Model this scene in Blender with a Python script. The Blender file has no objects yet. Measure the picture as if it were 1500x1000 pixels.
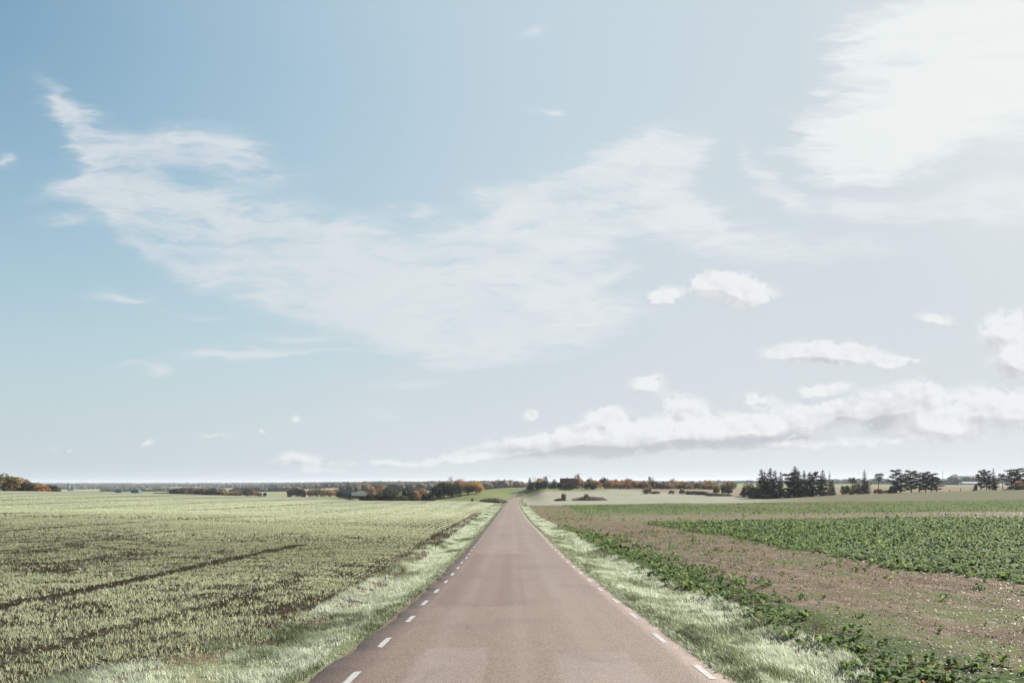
import bpy, math, random, bmesh
import numpy as np
from math import radians, sin, cos, pi

scene = bpy.context.scene
COL = scene.collection
R = radians
# ------------------------------------------------------------------ camera
CAM_Z = 2.32                      # eye above the road under the camera
FOC = 1000.0                      # focal length in photo pixels (1500 wide)
cam_d = bpy.data.cameras.new('camera')
cam = bpy.data.objects.new('camera', cam_d)
COL.objects.link(cam)
cam.location = (0, 0, CAM_Z)
cam.rotation_euler = (R(90), 0, 0)
cam_d.sensor_width = 36.0
cam_d.lens = 36.0 * FOC / 1500.0
cam_d.shift_y = (708 - 500) / 1500.0
cam_d.clip_start = 0.1
cam_d.clip_end = 40000
scene.camera = cam

# ------------------------------------------------------------------ sun, view
SUN_AZ, SUN_EL = 50.0, 29.0       # degrees right of the road, degrees up
sl = bpy.data.lights.new('sun', 'SUN')
sun = bpy.data.objects.new('sun', sl)
COL.objects.link(sun)
sun.rotation_euler = (R(90 - SUN_EL), 0, R(180 - SUN_AZ))
sl.energy = 5.0
sl.angle = R(0.53)
sl.color = (1.0, 0.95, 0.87)
scene.view_settings.view_transform = 'Standard'
scene.view_settings.look = 'None'
scene.view_settings.exposure = 1.35
scene.view_settings.gamma = 1.0
scene.view_settings.use_curve_mapping = False
scene.render.engine = 'CYCLES'
scene.cycles.max_bounces = 6
scene.cycles.transparent_max_bounces = 8
scene.cycles.diffuse_bounces = 3
scene.cycles.volume_bounces = 0

# ------------------------------------------------------------------ world
world = bpy.data.worlds.new('World')
scene.world = world
world.use_nodes = True
WN = world.node_tree.nodes
WL = world.node_tree.links
WN.clear()

class NG:
    """Small helper for writing node maths."""
    def __init__(self, tree):
        self.t = tree; self.n = tree.nodes; self.l = tree.links
    def put(self, sock, v):
        if isinstance(v, bpy.types.NodeSocket):
            self.l.new(v, sock)
        elif v is not None:
            try:
                sock.default_value = v
            except Exception:
                sock.default_value = tuple(v) + (1.0,)
    def m(self, op, a, b=None, c=None, clamp=False):
        n = self.n.new('ShaderNodeMath'); n.operation = op; n.use_clamp = clamp
        self.put(n.inputs[0], a)
        if b is not None: self.put(n.inputs[1], b)
        if c is not None: self.put(n.inputs[2], c)
        return n.outputs[0]
    def v(self, op, a, b=None, s=None):
        n = self.n.new('ShaderNodeVectorMath'); n.operation = op
        self.put(n.inputs[0], a)
        if b is not None: self.put(n.inputs[1], b)
        if s is not None: self.put(n.inputs['Scale'], s)
        return n.outputs['Value'] if op in ('LENGTH', 'DOT_PRODUCT', 'DISTANCE') else n.outputs['Vector']
    def xyz(self, a):
        n = self.n.new('ShaderNodeSeparateXYZ'); self.put(n.inputs[0], a)
        return n.outputs
    def comb(self, x, y, z=0.0):
        n = self.n.new('ShaderNodeCombineXYZ')
        for s, v in zip(n.inputs, (x, y, z)): self.put(s, v)
        return n.outputs[0]
    def map(self, a, loc=(0, 0, 0), rot=(0, 0, 0), scale=(1, 1, 1), kind='POINT'):
        n = self.n.new('ShaderNodeMapping'); n.vector_type = kind
        self.put(n.inputs[0], a)
        n.inputs['Location'].default_value = loc
        n.inputs['Rotation'].default_value = rot
        n.inputs['Scale'].default_value = scale
        return n.outputs[0]
    def noise(self, a, scale, detail=4, rough=.55, lac=2.0, dist=0.0, col=False):
        n = self.n.new('ShaderNodeTexNoise')
        if a is not None: self.put(n.inputs['Vector'], a)
        n.inputs['Scale'].default_value = scale
        n.inputs['Detail'].default_value = detail
        n.inputs['Roughness'].default_value = rough
        n.inputs['Lacunarity'].default_value = lac
        n.inputs['Distortion'].default_value = dist
        return n.outputs['Color'] if col else n.outputs['Fac']
    def vor(self, a, scale, feature='F1', out='Distance', rnd=1.0):
        n = self.n.new('ShaderNodeTexVoronoi'); n.feature = feature
        self.put(n.inputs['Vector'], a)
        n.inputs['Scale'].default_value = scale
        n.inputs['Randomness'].default_value = rnd
        return n.outputs[out]
    def ss(self, x, a, b, lo=0.0, hi=1.0, lin=False):
        n = self.n.new('ShaderNodeMapRange')
        n.interpolation_type = 'LINEAR' if lin else 'SMOOTHSTEP'
        for s, v in zip(n.inputs[:5], (x, a, b, lo, hi)): self.put(s, v)
        return n.outputs[0]
    def mix(self, f, a, b, mode='MIX'):
        n = self.n.new('ShaderNodeMix'); n.data_type = 'RGBA'; n.blend_type = mode
        self.put(n.inputs[0], f); self.put(n.inputs[6], a); self.put(n.inputs[7], b)
        return n.outputs[2]

def c4(r, g, b): return (r, g, b, 1.0)

W = NG(world.node_tree)
sky = WN.new('ShaderNodeTexSky')
sky.sky_type = 'NISHITA'
sky.sun_disc = False
sky.sun_elevation = R(SUN_EL)
sky.sun_rotation = R(SUN_AZ)
sky.altitude = 50
sky.air_density = 1.0
sky.dust_density = 1.6
sky.ozone_density = 1.4
geo = WN.new('ShaderNodeNewGeometry')
D = W.v('SCALE', geo.outputs['Incoming'], s=-1.0)
dx, dy, dz = W.xyz(D)
yy = W.m('MAXIMUM', dy, 0.12)
u = W.m('DIVIDE', dx, yy)
v = W.m('DIVIDE', dz, yy)
P = W.comb(u, v, 0)                                   # tangent coordinates of the direction, north centred
front = W.ss(dy, 0.25, 0.5)

def field(P, ells, k=1.0):
    """soft sum of ellipses (cx, cy, rx, ry, tilt, weight) given in photo pixels of direction"""
    tot = None
    for e in ells:
        cx, cy, rx, ry, an = e[:5]
        w = e[5] if len(e) > 5 else 1.0
        mp = W.map(P, ((cx - 750) / 1000, (708 - cy) / 1000, 0), (0, 0, R(-an)), (k * rx / 1000, k * ry / 1000, 1), 'TEXTURE')
        g = WN.new('ShaderNodeTexGradient'); g.gradient_type = 'QUADRATIC_SPHERE'
        WL.new(mp, g.inputs[0])
        o = g.outputs['Fac']
        tot = W.m('MULTIPLY', o, w) if tot is None else W.m('MULTIPLY_ADD', o, w, tot)
    return tot

# --- cirrus: warped ellipses broken up by long streaks
warp = W.noise(W.map(P, scale=(1, 1.6, 1)), 5.0, 4, .55, col=True)
warp = W.v('SUBTRACT', warp, (.5, .5, .5))
Pw = W.v('ADD', P, W.v('MULTIPLY', warp, (.13, .07, 0)))
comb_l = W.noise(W.map(P, rot=(0, 0, R(14)), scale=(1, 5, 1)), 10, 6, .65, col=True)   # feathers the edges into strands
Pw = W.v('ADD', Pw, W.v('MULTIPLY', W.v('SUBTRACT', comb_l, (.5, .5, .5)), (.085, .020, 0)))
CIRRUS = [
 (400,345,230,75,10,.95),(450,380,250,95,12,1.0),(600,395,290,95,4,1.0),(720,365,240,100,-14,1.0),(830,305,200,80,-27,.95),
 (930,255,150,62,-27,.95),(975,228,85,60,-10,.9),(620,450,300,65,8,.9),(450,435,260,45,18,.85),(330,395,190,45,22,.7),
 (230,345,150,38,18,.7),(190,325,90,20,12,.7),(860,465,190,42,-13,.85),(740,505,160,38,-8,.7),(830,430,120,60,-10,.35),
 (80,150,75,34,45,.5),(130,195,100,44,36,.7),(175,235,110,48,25,.8),(250,215,140,48,0,.85),(340,228,120,50,4,.8),
 (120,262,100,26,-25,.8),(180,285,130,42,3,.75),(95,335,80,24,8,.5),(300,285,170,26,8,.35),
 (960,318,80,26,0,.55),(1035,312,95,48,38,.8),(1100,352,130,36,20,.7),(1230,362,200,40,4,.45),(1000,340,140,60,5,.35),
 (1108,235,26,52,-15,.6),(1135,278,70,30,48,.75),(1230,300,140,30,4,.75),(1390,302,190,36,-2,.7),(1500,290,170,60,-8,.7),
 (340,524,130,12,-4,.85),(470,520,150,7,-3,.7),(190,430,90,14,9,.65),(235,449,40,7,4,.5),(600,568,150,20,-4,.55),
 (235,546,48,14,6,.8),(195,537,36,8,2,.7),(310,463,90,9,6,.4),(770,45,45,16,-25,.5),(800,168,50,10,4,.5),
 (600,300,60,14,-3,.5),(715,280,50,14,-3,.5),(1020,195,60,14,0,.5),(440,500,110,14,4,.5),(560,610,120,22,-3,.35),
 (160,305,110,16,14,.35),(420,255,120,26,-4,.35),(520,470,220,20,12,.5),(900,395,90,22,-10,.35),(690,530,150,20,-4,.4),(820,400,120,45,-8,.35),(620,500,200,40,4,.45),(5,235,26,20,0,.5),
]
Fc = W.m('MINIMUM', field(Pw, CIRRUS, 1.28), .66)
Pl = W.map(Pw, rot=(0, 0, R(21)), scale=(1.0, 6.5, 1))      # streaks dipping to the right
Pr = W.map(Pw, rot=(0, 0, R(-9)), scale=(1.0, 7.5, 1))      # nearly level streaks
nl = W.noise(Pl, 8, 7, .64, dist=.2)
nr = W.noise(Pr, 9, 7, .64, dist=.15)
side = W.ss(u, -.38, -.05)
mixn = W.m('ADD', W.m('MULTIPLY', nl, W.m('SUBTRACT', 1.0, side)), W.m('MULTIPLY', nr, side))
fine = W.noise(W.map(Pw, rot=(0, 0, R(9)), scale=(1, 9, 1)), 30, 6, .68)
broad = W.noise(W.map(Pw, rot=(0, 0, R(8)), scale=(1, 2.2, 1)), 6, 5, .6)
nz = W.m('ADD', W.m('ADD', W.m('MULTIPLY', mixn, .48), W.m('MULTIPLY', fine, .22)), W.m('MULTIPLY', broad, .30))
nz = W.m('SUBTRACT', nz, .5)
ci = W.m('MULTIPLY_ADD', nz, 6.0, Fc)
ci = W.ss(ci, -.40, .84)
ci = W.m('MULTIPLY', ci, W.ss(Fc, 0.0, .60))
ci = W.m('MULTIPLY', ci, W.ss(broad, .30, .62, .62, 1.0))
# --- the great bright sheet at the top right, rippled across
BIG = [(1310,185,190,110,-6,1.1),(1215,205,110,82,4,.9),(1400,130,230,160,-12,1.0),(1500,80,230,200,0,1.0),(1290,55,130,60,-12,.75),
 (1260,110,90,60,0,.3),(1240,250,110,30,0,.5),(1600,-40,350,260,0,1.0),(1700,150,260,200,0,.8),(1380,20,160,60,-8,.7)]
wb = W.v('ADD', W.v('ADD', P, W.v('MULTIPLY', warp, (.09, .08, 0))), W.v('MULTIPLY', W.v('SUBTRACT', comb_l, (.5, .5, .5)), (.17, .03, 0)))
Fb = W.m('MINIMUM', field(wb, BIG, 1.08), .9)
rip = W.noise(W.map(wb, rot=(0, 0, R(-14)), scale=(.7, 7, 1)), 6, 4, .55, dist=.4)
rip2 = W.noise(W.map(wb, rot=(0, 0, R(80)), scale=(1, 4, 1)), 22, 5, .6)
bb = W.m('ADD', Fb, W.m('MULTIPLY', W.m('SUBTRACT', W.m('ADD', W.m('MULTIPLY', rip, .55), W.m('MULTIPLY', rip2, .45)), .5), 2.6))
big = W.m('MULTIPLY', W.ss(bb, -.15, .95), W.ss(Fb, 0, .35))
# --- cumulus: puffy noise, domed and lit from the right
CU = [(1080,425,85,36,12,1),(1050,415,50,26,0,.6),(975,435,42,20,-12,.9),(1175,516,88,22,-2,.95),(1245,518,70,28,3,.9),(1300,530,52,18,5,.7),(1335,528,34,9,0,.5),
 (1205,569,56,13,-9,.9),(1110,586,48,16,8,.7),(1372,467,45,14,8,.7),(1475,482,58,42,-12,1),(1490,530,60,42,0,1),(1560,500,90,60,0,1),(948,562,44,26,-8,.6),(1005,595,58,28,8,.75),
 (440,675,60,18,4,.6),(560,678,110,9,0,.35),(690,668,120,15,-6,.55),(780,655,130,26,-4,.85),(890,612,48,24,0,.95),(860,635,70,20,0,.7),(890,648,140,38,-3,1),(1000,632,120,38,-2,.95),
 (1110,625,110,34,-2,.95),(1185,612,60,36,-10,.9),(1250,602,62,38,-6,.95),(1325,598,86,52,-8,1.1),(1345,585,50,40,0,.7),(1390,625,90,32,4,.8),(1445,598,86,46,0,1),(1510,605,70,44,0,.9),(1600,610,110,50,0,1),
 (1200,648,260,16,-1,.5),(215,646,24,16,0,.3),(100,658,50,10,0,.28),(435,616,16,14,0,.35),(385,632,12,7,0,.3),(315,638,50,8,0,.25),(778,607,22,14,-8,.6),(480,690,90,8,0,.2)]
wc = W.noise(P, 20, 4, .6, col=True)
wc = W.v('SUBTRACT', wc, (.5, .5, .5))
Pc = W.v('ADD', P, W.v('MULTIPLY', wc, (.022, .018, 0)))
Fraw = field(Pc, CU, 1.20)
Fu = W.m('MINIMUM', Fraw, .6)
Fup = field(W.v('ADD', Pc, (.010, .016, 0)), CU, 1.20)        # denser cloud up-sun: this side is in shade
def billow(p):
    n = WN.new('ShaderNodeTexVoronoi'); n.feature = 'F1'
    W.put(n.inputs['Vector'], p)
    n.inputs['Scale'].default_value = 30
    n.inputs['Detail'].default_value = 2.0
    n.inputs['Roughness'].default_value = .55
    n.normalize = True
    return n.outputs['Distance']
puff = W.m('SUBTRACT', 1.0, billow(W.map(Pc, scale=(1, 1.2, 1))))
puff2 = W.m('SUBTRACT', 1.0, billow(W.map(W.v('ADD', Pc, (.006, .007, 0)), scale=(1, 1.2, 1))))
wisp = W.noise(W.map(Pc, scale=(1, 1.3, 1)), 42, 6, .62)
cu = W.m('MULTIPLY_ADD', W.m('SUBTRACT', puff, .64), 1.25, Fu)
cu = W.m('MULTIPLY_ADD', W.m('SUBTRACT', wisp, .5), 1.9, cu)
cu = W.ss(cu, .08, .29)
cu = W.m('MULTIPLY', cu, W.ss(Fu, .0, .34))
DK = [(760,662,130,11,0,.8),(900,658,150,15,0,1),(1060,648,150,12,0,.9),(1180,642,90,9,0,.7),(1232,608,34,24,-30,.8),(1292,612,50,26,-40,1),(1350,588,34,24,40,.6),(1430,610,60,20,0,.35),
 (860,630,40,14,-20,.5),(440,678,26,8,0,.9),(1180,525,90,14,0,.25),(1250,575,20,8,0,.2),(1165,620,30,16,-20,.4),(1010,600,30,10,0,.3)]
dk = field(Pc, DK, 1.5)
emb = W.m('MULTIPLY', W.m('SUBTRACT', puff2, puff), 1.5)
lee = W.m('MULTIPLY', W.ss(W.m('SUBTRACT', Fup, Fraw), .0, .30), .55)
shade = W.m('ADD', W.m('ADD', W.m('MULTIPLY', dk, .8), lee), emb, clamp=True)
# --- elsewhere in the sky (outside the photographed part) the same kinds of cloud go on
zz = W.m('MAXIMUM', W.m('ADD', dz, .06), .03)
Q = W.comb(W.m('DIVIDE', dx, zz), W.m('DIVIDE', dy, zz), 0)
gq = W.noise(W.map(Q, rot=(0, 0, R(20)), scale=(.5, 1.4, 1)), 1.2, 7, .6, dist=.4)
gen = W.ss(gq, .5, .78)
gen = W.m('MULTIPLY', gen, .8)
gen = W.m('MULTIPLY', gen, W.m('SUBTRACT', 1.0, front))

skyc = sky.outputs[0]
# thin veil: whiter towards the sun side and towards the horizon
sd = (sin(R(SUN_AZ)) * cos(R(SUN_EL)), cos(R(SUN_AZ)) * cos(R(SUN_EL)), sin(R(SUN_EL)))
sa = W.v('DOT_PRODUCT', D, sd)
def lin(r, g, b, k=1.0):
    f = lambda c: ((c / 255 + .055) / 1.055) ** 2.4 if c > 10 else c / 255 / 12.92
    return c4(*[f(c) * k for c in (r, g, b)])
SKYK = 0.058
WK = 1.0 / (2 ** scene.view_settings.exposure) / SKYK
veil = W.m('MULTIPLY', W.ss(sa, .08, .74), .93)
cc = W.xyz(W.mix(1.0, skyc, c4(.86, 1.21, 1.12), 'MULTIPLY'))
cc = [W.m('SMOOTH_MIN', c, 5.0, 3.0) for c in cc]
col = W.comb(*cc)
veilc = W.mix(W.ss(sa, .50, .93), lin(180, 204, 218, WK), lin(203, 216, 224, WK))
veilc = W.mix(W.ss(sa, .90, 1.0), veilc, lin(226, 231, 233, WK))
col = W.mix(veil, col, veilc)
hor = W.m('MULTIPLY', W.m('POWER', W.ss(dz, .50, .0, lin=True), 1.25), .97)
horc = W.mix(W.ss(sa, -.05, .85), lin(199, 210, 218, WK), lin(220, 225, 228, WK))
col = W.mix(hor, col, horc)
cic = W.mix(W.ss(sa, .3, .9), lin(216, 223, 228, WK), lin(231, 235, 237, WK))
bigc = W.mix(W.ss(sa, .8, .98), lin(233, 236, 237, WK), lin(240, 244, 243, WK))
cidens = W.m('MULTIPLY', W.m('MULTIPLY', ci, .92), front)
cidens = W.m('ADD', cidens, gen, clamp=True)
col = W.mix(cidens, col, cic)
col = W.mix(W.m('MULTIPLY', W.m('MULTIPLY', big, .90), front), col, bigc)
cuc = W.mix(shade, lin(238, 241, 241, WK), lin(192, 196, 201, WK))
col = W.mix(W.m('MULTIPLY', W.m('MULTIPLY', cu, W.ss(dz, -.01, .08, .72, .95)), front), col, cuc)
bg = WN.new('ShaderNodeBackground')
WL.new(col, bg.inputs[0])
bg.inputs['Strength'].default_value = SKYK
wo = WN.new('ShaderNodeOutputWorld')
WL.new(bg.outputs[0], wo.inputs[0])

# ================================================================== helpers
def vnoise(x, y, seed=0):
    xi = np.floor(x).astype(np.int64); yi = np.floor(y).astype(np.int64)
    xf = x - xi; yf = y - yi
    def h(a, b):
        n = (a * 374761393 + b * 668265263 + seed * 1442695041) & 0xffffffff
        n = ((n ^ (n >> 13)) * 1274126177) & 0xffffffff
        return ((n ^ (n >> 16)) & 0xffff) / 65535.0
    ux = xf * xf * (3 - 2 * xf); uy = yf * yf * (3 - 2 * yf)
    a = h(xi, yi); b = h(xi + 1, yi); c = h(xi, yi + 1); d = h(xi + 1, yi + 1)
    return (a * (1 - ux) + b * ux) * (1 - uy) + (c * (1 - ux) + d * ux) * uy

def fbm(x, y, seed=0, octv=4):
    t = 0; a = .5; s = 0
    for k in range(octv):
        t = t + a * vnoise(x * 2 ** k, y * 2 ** k, seed + k * 17); s += a; a *= .5
    return t / s

def sstep(x, a, b):
    t = np.clip((x - a) / (b - a), 0, 1)
    return t * t * (3 - 2 * t)

def pchip(xk, yk, x):
    xk = np.asarray(xk, float); yk = np.asarray(yk, float)
    h = np.diff(xk); dl = np.diff(yk) / h
    m = np.zeros_like(yk)
    for i in range(1, len(xk) - 1):
        if dl[i - 1] * dl[i] > 0:
            w1 = 2 * h[i] + h[i - 1]; w2 = h[i] + 2 * h[i - 1]
            m[i] = (w1 + w2) / (w1 / dl[i - 1] + w2 / dl[i])
    m[0] = dl[0]; m[-1] = dl[-1]
    x = np.clip(x, xk[0], xk[-1])
    i = np.clip(np.searchsorted(xk, x) - 1, 0, len(h) - 1)
    t = (x - xk[i]) / h[i]
    return ((2*t**3 - 3*t**2 + 1) * yk[i] + (t**3 - 2*t**2 + t) * h[i] * m[i]
            + (-2*t**3 + 3*t**2) * yk[i+1] + (t**3 - t**2) * h[i] * m[i+1])

# ------------------------------------------------------------------ lie of the land
# heights below the eye at given distances, along bearings out from the road (survey stations)
ROADZ = [(-4000, -1.0), (-300, -1.3), (-60, -1.45), (-20, -1.75), (0, -2.36), (10, -2.86), (12.6, -3.0), (16.5, -3.2), (22.5, -3.49), (28.5, -3.75), (34.3, -3.95), (50, -4.42),
         (63, -4.73), (90, -5.45), (121, -6.1), (180, -7.15), (276, -8.56), (380, -9.7), (483, -10.35), (520, -10.2), (560, -11.2),
         (620, -11.5), (800, -9), (1500, -8), (20000, -6)]
ST = {
 -400: [(1,-2.3),(10,-2.8),(50,-3.3),(100,-3.6),(200,-3.6),(300,-3.4),(600,-6),(1200,-10),(2500,-16),(5000,-12),(20000,-5)],
 0:   [(1,-2.35),(10,-2.85),(20,-3.3),(34,-3.55),(50,-3.5),(80,-3.65),(100,-4.1),(130,-4.65),(200,-4.2),(300,-3.3),(400,-6),(600,-13),(800,-17),(1200,-20),(2000,-23),(2600,-26),(3500,-22),(5000,-13),(9000,-7),(20000,-10)],
 200: [(1,-2.35),(10,-2.85),(20,-3.3),(34,-3.6),(50,-3.65),(80,-3.9),(100,-4.3),(130,-4.95),(200,-4.9),(300,-4.2),(400,-8),(600,-15),(800,-16.5),(1200,-18.5),(2000,-23),(2600,-25),(3500,-21),(5000,-12.5),(9000,-7),(20000,-10)],
 400: [(1,-2.35),(10,-2.85),(20,-3.3),(34,-3.7),(50,-3.9),(80,-4.4),(100,-4.85),(130,-5.45),(200,-5.9),(300,-6.0),(400,-9),(600,-14),(750,-15),(1200,-17),(2000,-18),(2600,-17),(3500,-14),(5000,-8.5),(9000,-5),(20000,-10)],
 550: [(1,-2.35),(10,-2.8),(20,-3.3),(34,-3.8),(50,-4.1),(80,-4.8),(100,-5.25),(130,-5.85),(200,-6.7),(290,-7.3),(400,-11.5),(560,-14.2),(750,-15.5),(1200,-14),(2000,-9),(3000,-6),(5000,-4),(20000,-8)],
 650: [(1,-2.35),(10,-2.8),(20,-3.35),(34,-3.88),(50,-4.3),(80,-5.0),(121,-5.9),(200,-7.0),(290,-7.4),(360,-10.2),(440,-12.2),(560,-9.3),(620,-9.2),(800,-12),(1200,-12),(2000,-8),(3000,-5),(5000,-4),(20000,-8)],
 700: [(1,-2.32),(10,-2.8),(20,-3.35),(34,-3.92),(50,-4.38),(80,-5.15),(121,-6.0),(200,-7.2),(290,-7.65),(360,-9.9),(440,-10.9),(560,-6.5),(620,-6.2),(800,-9),(1200,-11),(2000,-7),(3000,-4),(5000,-3),(20000,-8)],
 745: [(1,-2.32),(10,-2.8),(20,-3.36),(34,-3.95),(50,-4.42),(80,-5.2),(121,-6.1),(200,-7.45),(276,-8.5),(380,-9.6),(440,-9.6),(500,-9.4),(560,-6.8),(620,-3.8),(700,-4.5),(1200,-8),(2000,-6),(3000,-3),(5000,-3),(20000,-8)],
 800: [(1,-2.32),(10,-2.8),(20,-3.36),(34,-3.95),(50,-4.42),(80,-5.2),(121,-6.1),(200,-7.4),(260,-8.3),(320,-8.2),(400,-7.5),(480,-6.0),(560,-3.7),(640,-3.4),(900,-6),(1500,-6),(2500,-3),(5000,-3),(20000,-8)],
 900: [(1,-2.32),(10,-2.8),(20,-3.34),(34,-3.9),(50,-4.38),(80,-5.1),(121,-6.0),(200,-7.2),(262,-7.9),(320,-7.8),(400,-7.0),(480,-6.2),(560,-4.9),(640,-4.2),(900,-5),(1500,-5),(2500,-2),(4000,1),(20000,-8)],
 1000:[(1,-2.32),(10,-2.8),(20,-3.32),(34,-3.85),(50,-4.32),(80,-4.95),(121,-5.8),(200,-6.9),(258,-7.6),(320,-7.7),(400,-8.0),(480,-6.6),(560,-5.2),(640,-4.4),(900,-5),(1500,-5),(2500,-1),(4000,2),(20000,-8)],
 1100:[(1,-2.32),(10,-2.8),(20,-3.3),(34,-3.8),(50,-4.25),(80,-4.8),(121,-5.6),(200,-6.7),(250,-7.3),(310,-7.8),(360,-8.1),(400,-7.6),(480,-6.6),(640,-5.2),(1000,-5),(1500,-3.5),(2500,1),(4000,4),(20000,-8)],
 1250:[(1,-2.32),(10,-2.8),(20,-3.3),(34,-3.75),(50,-4.2),(80,-4.7),(121,-5.4),(200,-6.4),(240,-7.0),(300,-6.7),(360,-5.9),(400,-5.9),(500,-6),(700,-4.5),(1000,-4),(1500,-2.5),(2500,3),(4000,6),(20000,-8)],
 1400:[(1,-2.32),(10,-2.8),(20,-3.3),(34,-3.75),(50,-4.2),(80,-4.65),(121,-5.2),(200,-6.2),(235,-6.8),(300,-6.0),(360,-4.2),(400,-4.2),(500,-4.8),(700,-3.5),(1000,-3),(1500,-2),(2500,4),(4000,8),(20000,-8)],
 1500:[(1,-2.32),(10,-2.8),(20,-3.3),(34,-3.75),(50,-4.2),(80,-4.65),(121,-5.2),(200,-6.1),(230,-6.6),(300,-5.4),(360,-3.5),(400,-3.4),(500,-4.2),(700,-3.2),(1000,-3),(1500,-2),(2500,4),(4000,8),(20000,-8)],
 1900:[(1,-2.32),(10,-2.8),(20,-3.3),(34,-3.75),(50,-4.1),(80,-4.5),(121,-5),(200,-5.8),(300,-4.8),(400,-3),(700,-3),(1500,0),(4000,8),(20000,-5)],
}
LD = np.linspace(0, math.log(20000), 420)
SC = sorted(ST)
_tab = np.array([pchip(np.log([p[0] for p in ST[c]]), [p[1] for p in ST[c]], LD) for c in SC])
CC = np.arange(-400, 1901, 10.0)
TAB = np.array([pchip(SC, _tab[:, j], CC) for j in range(len(LD))]).T        # [col, logd]

def terrain0(x, y):
    r = np.hypot(x, y); th = np.arctan2(x, y)
    thc = np.clip(th, -0.855, 0.855)
    back = sstep(np.abs(th), 1.6, 3.0)
    colp = np.clip(750 + 1000 * np.tan(thc), -400, 1900)
    colp = colp * (1 - back) + 750 * back
    d = np.maximum(r * np.cos(thc), 1.0)
    fc = (colp + 400) / 10.0; fl = np.log(d) / LD[1]
    i = np.clip(fc.astype(int), 0, len(CC) - 2); j = np.clip(fl.astype(int), 0, len(LD) - 2)
    a = fc - i; b = fl - j
    z = (TAB[i, j] * (1 - a) + TAB[i + 1, j] * a) * (1 - b) + (TAB[i, j + 1] * (1 - a) + TAB[i + 1, j + 1] * a) * b
    # behind the viewer the hill carries on
    up = pchip([p[0] for p in ROADZ], [p[1] for p in ROADZ], np.minimum(y, 0.0))
    k = sstep(-y, -2, 14)
    return z * (1 - k) + up * k

def xc(y):
    return np.interp(y, [-5000, -100, 0, 10, 22, 34, 50, 63, 90, 121, 200, 276, 350, 420, 483, 520, 560, 620],
                        [0.3, 0.3, .29, .27, .25, .17, .1, .05, -.1, -.24, -.25, -.14, .3, 1.2, 2.9, 4.6, 9, 20])
def road_z(y):
    return CAM_Z + pchip([p[0] for p in ROADZ], [p[1] for p in ROADZ], y)

RE_L, RE_R = 3.02, 2.86          # half widths of the tarmac
BL_K = ([-100, 6, 10, 12, 14.5, 18, 23, 33, 50, 80, 115, 200, 280, 600], [6.6, 6.8, 6.3, 5.6, 4.9, 4.9, 5.0, 5.3, 5.8, 6.2, 6.6, 7.2, 8, 9])
BR_K = ([-100, 6, 10, 12, 16, 23, 33, 52, 90, 125, 250, 600], [4.6, 4.6, 4.75, 5.0, 5.25, 5.3, 5.3, 5.6, 5.4, 5.0, 5.6, 6])

def H(x, y):
    x = np.asarray(x, float); y = np.asarray(y, float)
    z = CAM_Z + terrain0(x, y)
    s = x - xc(y)
    yr = np.where(y > 540, 540, y)
    w = 1 - sstep(np.abs(s), 3.6, 11 + np.clip(y, 0, 500) * .02)
    w = w * (1 - sstep(y, 515, 560))
    z = z * (1 - w) + road_z(yr) * w
    # shallow roadside dip, then the bank of the field
    a = np.abs(s)
    dip = -0.16 * np.exp(-((a - 4.5) / .75) ** 2)
    edge = 0.05 * np.exp(-((a - 3.35) / .22) ** 2)
    z = z + (dip + edge) * (1 - sstep(y, 300, 500))
    near = 1 - sstep(np.hypot(x, y), 60, 140)
    rough = (fbm(x * 1.3, y * 1.3, 5, 3) - .5) * .10 + (fbm(x * 5, y * 5, 9, 2) - .5) * .05
    offroad = sstep(a, 3.0, 3.6)
    z = z + rough * near * offroad
    big = (fbm(x / 35, y / 35, 3, 3) - .5) * .35
    z = z + big * sstep(a, 8, 30) * (1 - sstep(np.hypot(x, y), 220, 300))
    # under the tarmac the ground is cut away
    z = z - .35 * (1 - sstep(a, 2.2, 2.7)) * (1 - sstep(y, 515, 530))
    return z

def at(px, d):
    x = (px - 750) / 1000 * d
    return float(x), float(d), float(H(np.array([x]), np.array([d]))[0])

def mesh_np(name, V, faces_flat, loop_tot, mats, attrs=None, smooth=False):
    me = bpy.data.meshes.new(name)
    V = np.ascontiguousarray(V, dtype=np.float32); fl = np.ascontiguousarray(faces_flat, dtype=np.int32)
    lt = np.ascontiguousarray(loop_tot, dtype=np.int32)
    me.vertices.add(len(V)); me.vertices.foreach_set('co', V.ravel())
    me.loops.add(len(fl)); me.loops.foreach_set('vertex_index', fl)
    me.polygons.add(len(lt))
    ls = np.concatenate(([0], np.cumsum(lt)[:-1])).astype(np.int32)
    me.polygons.foreach_set('loop_start', ls)
    me.polygons.foreach_set('loop_total', lt)
    for m in (mats if isinstance(mats, (list, tuple)) else [mats]):
        me.materials.append(m)
    if attrs:
        for k, a in attrs.items():
            if k == 'mi':
                me.polygons.foreach_set('material_index', np.ascontiguousarray(a, dtype=np.int32)); continue
            at_ = me.attributes.new(k, 'FLOAT', 'POINT')
            at_.data.foreach_set('value', np.ascontiguousarray(a, dtype=np.float32))
    me.update(calc_edges=True)
    if smooth:
        me.polygons.foreach_set('use_smooth', np.ones(len(lt), dtype=bool))
    return me

def obj(name, me, parent=None, loc=(0, 0, 0)):
    o = bpy.data.objects.new(name, me); COL.objects.link(o)
    o.location = loc
    if parent: o.parent = parent
    return o

def tag(o, label=None, cat=None, group=None, kind=None):
    if label: o['label'] = label
    if cat: o['category'] = cat
    if group: o['group'] = group
    if kind: o['kind'] = kind
    return o

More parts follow.
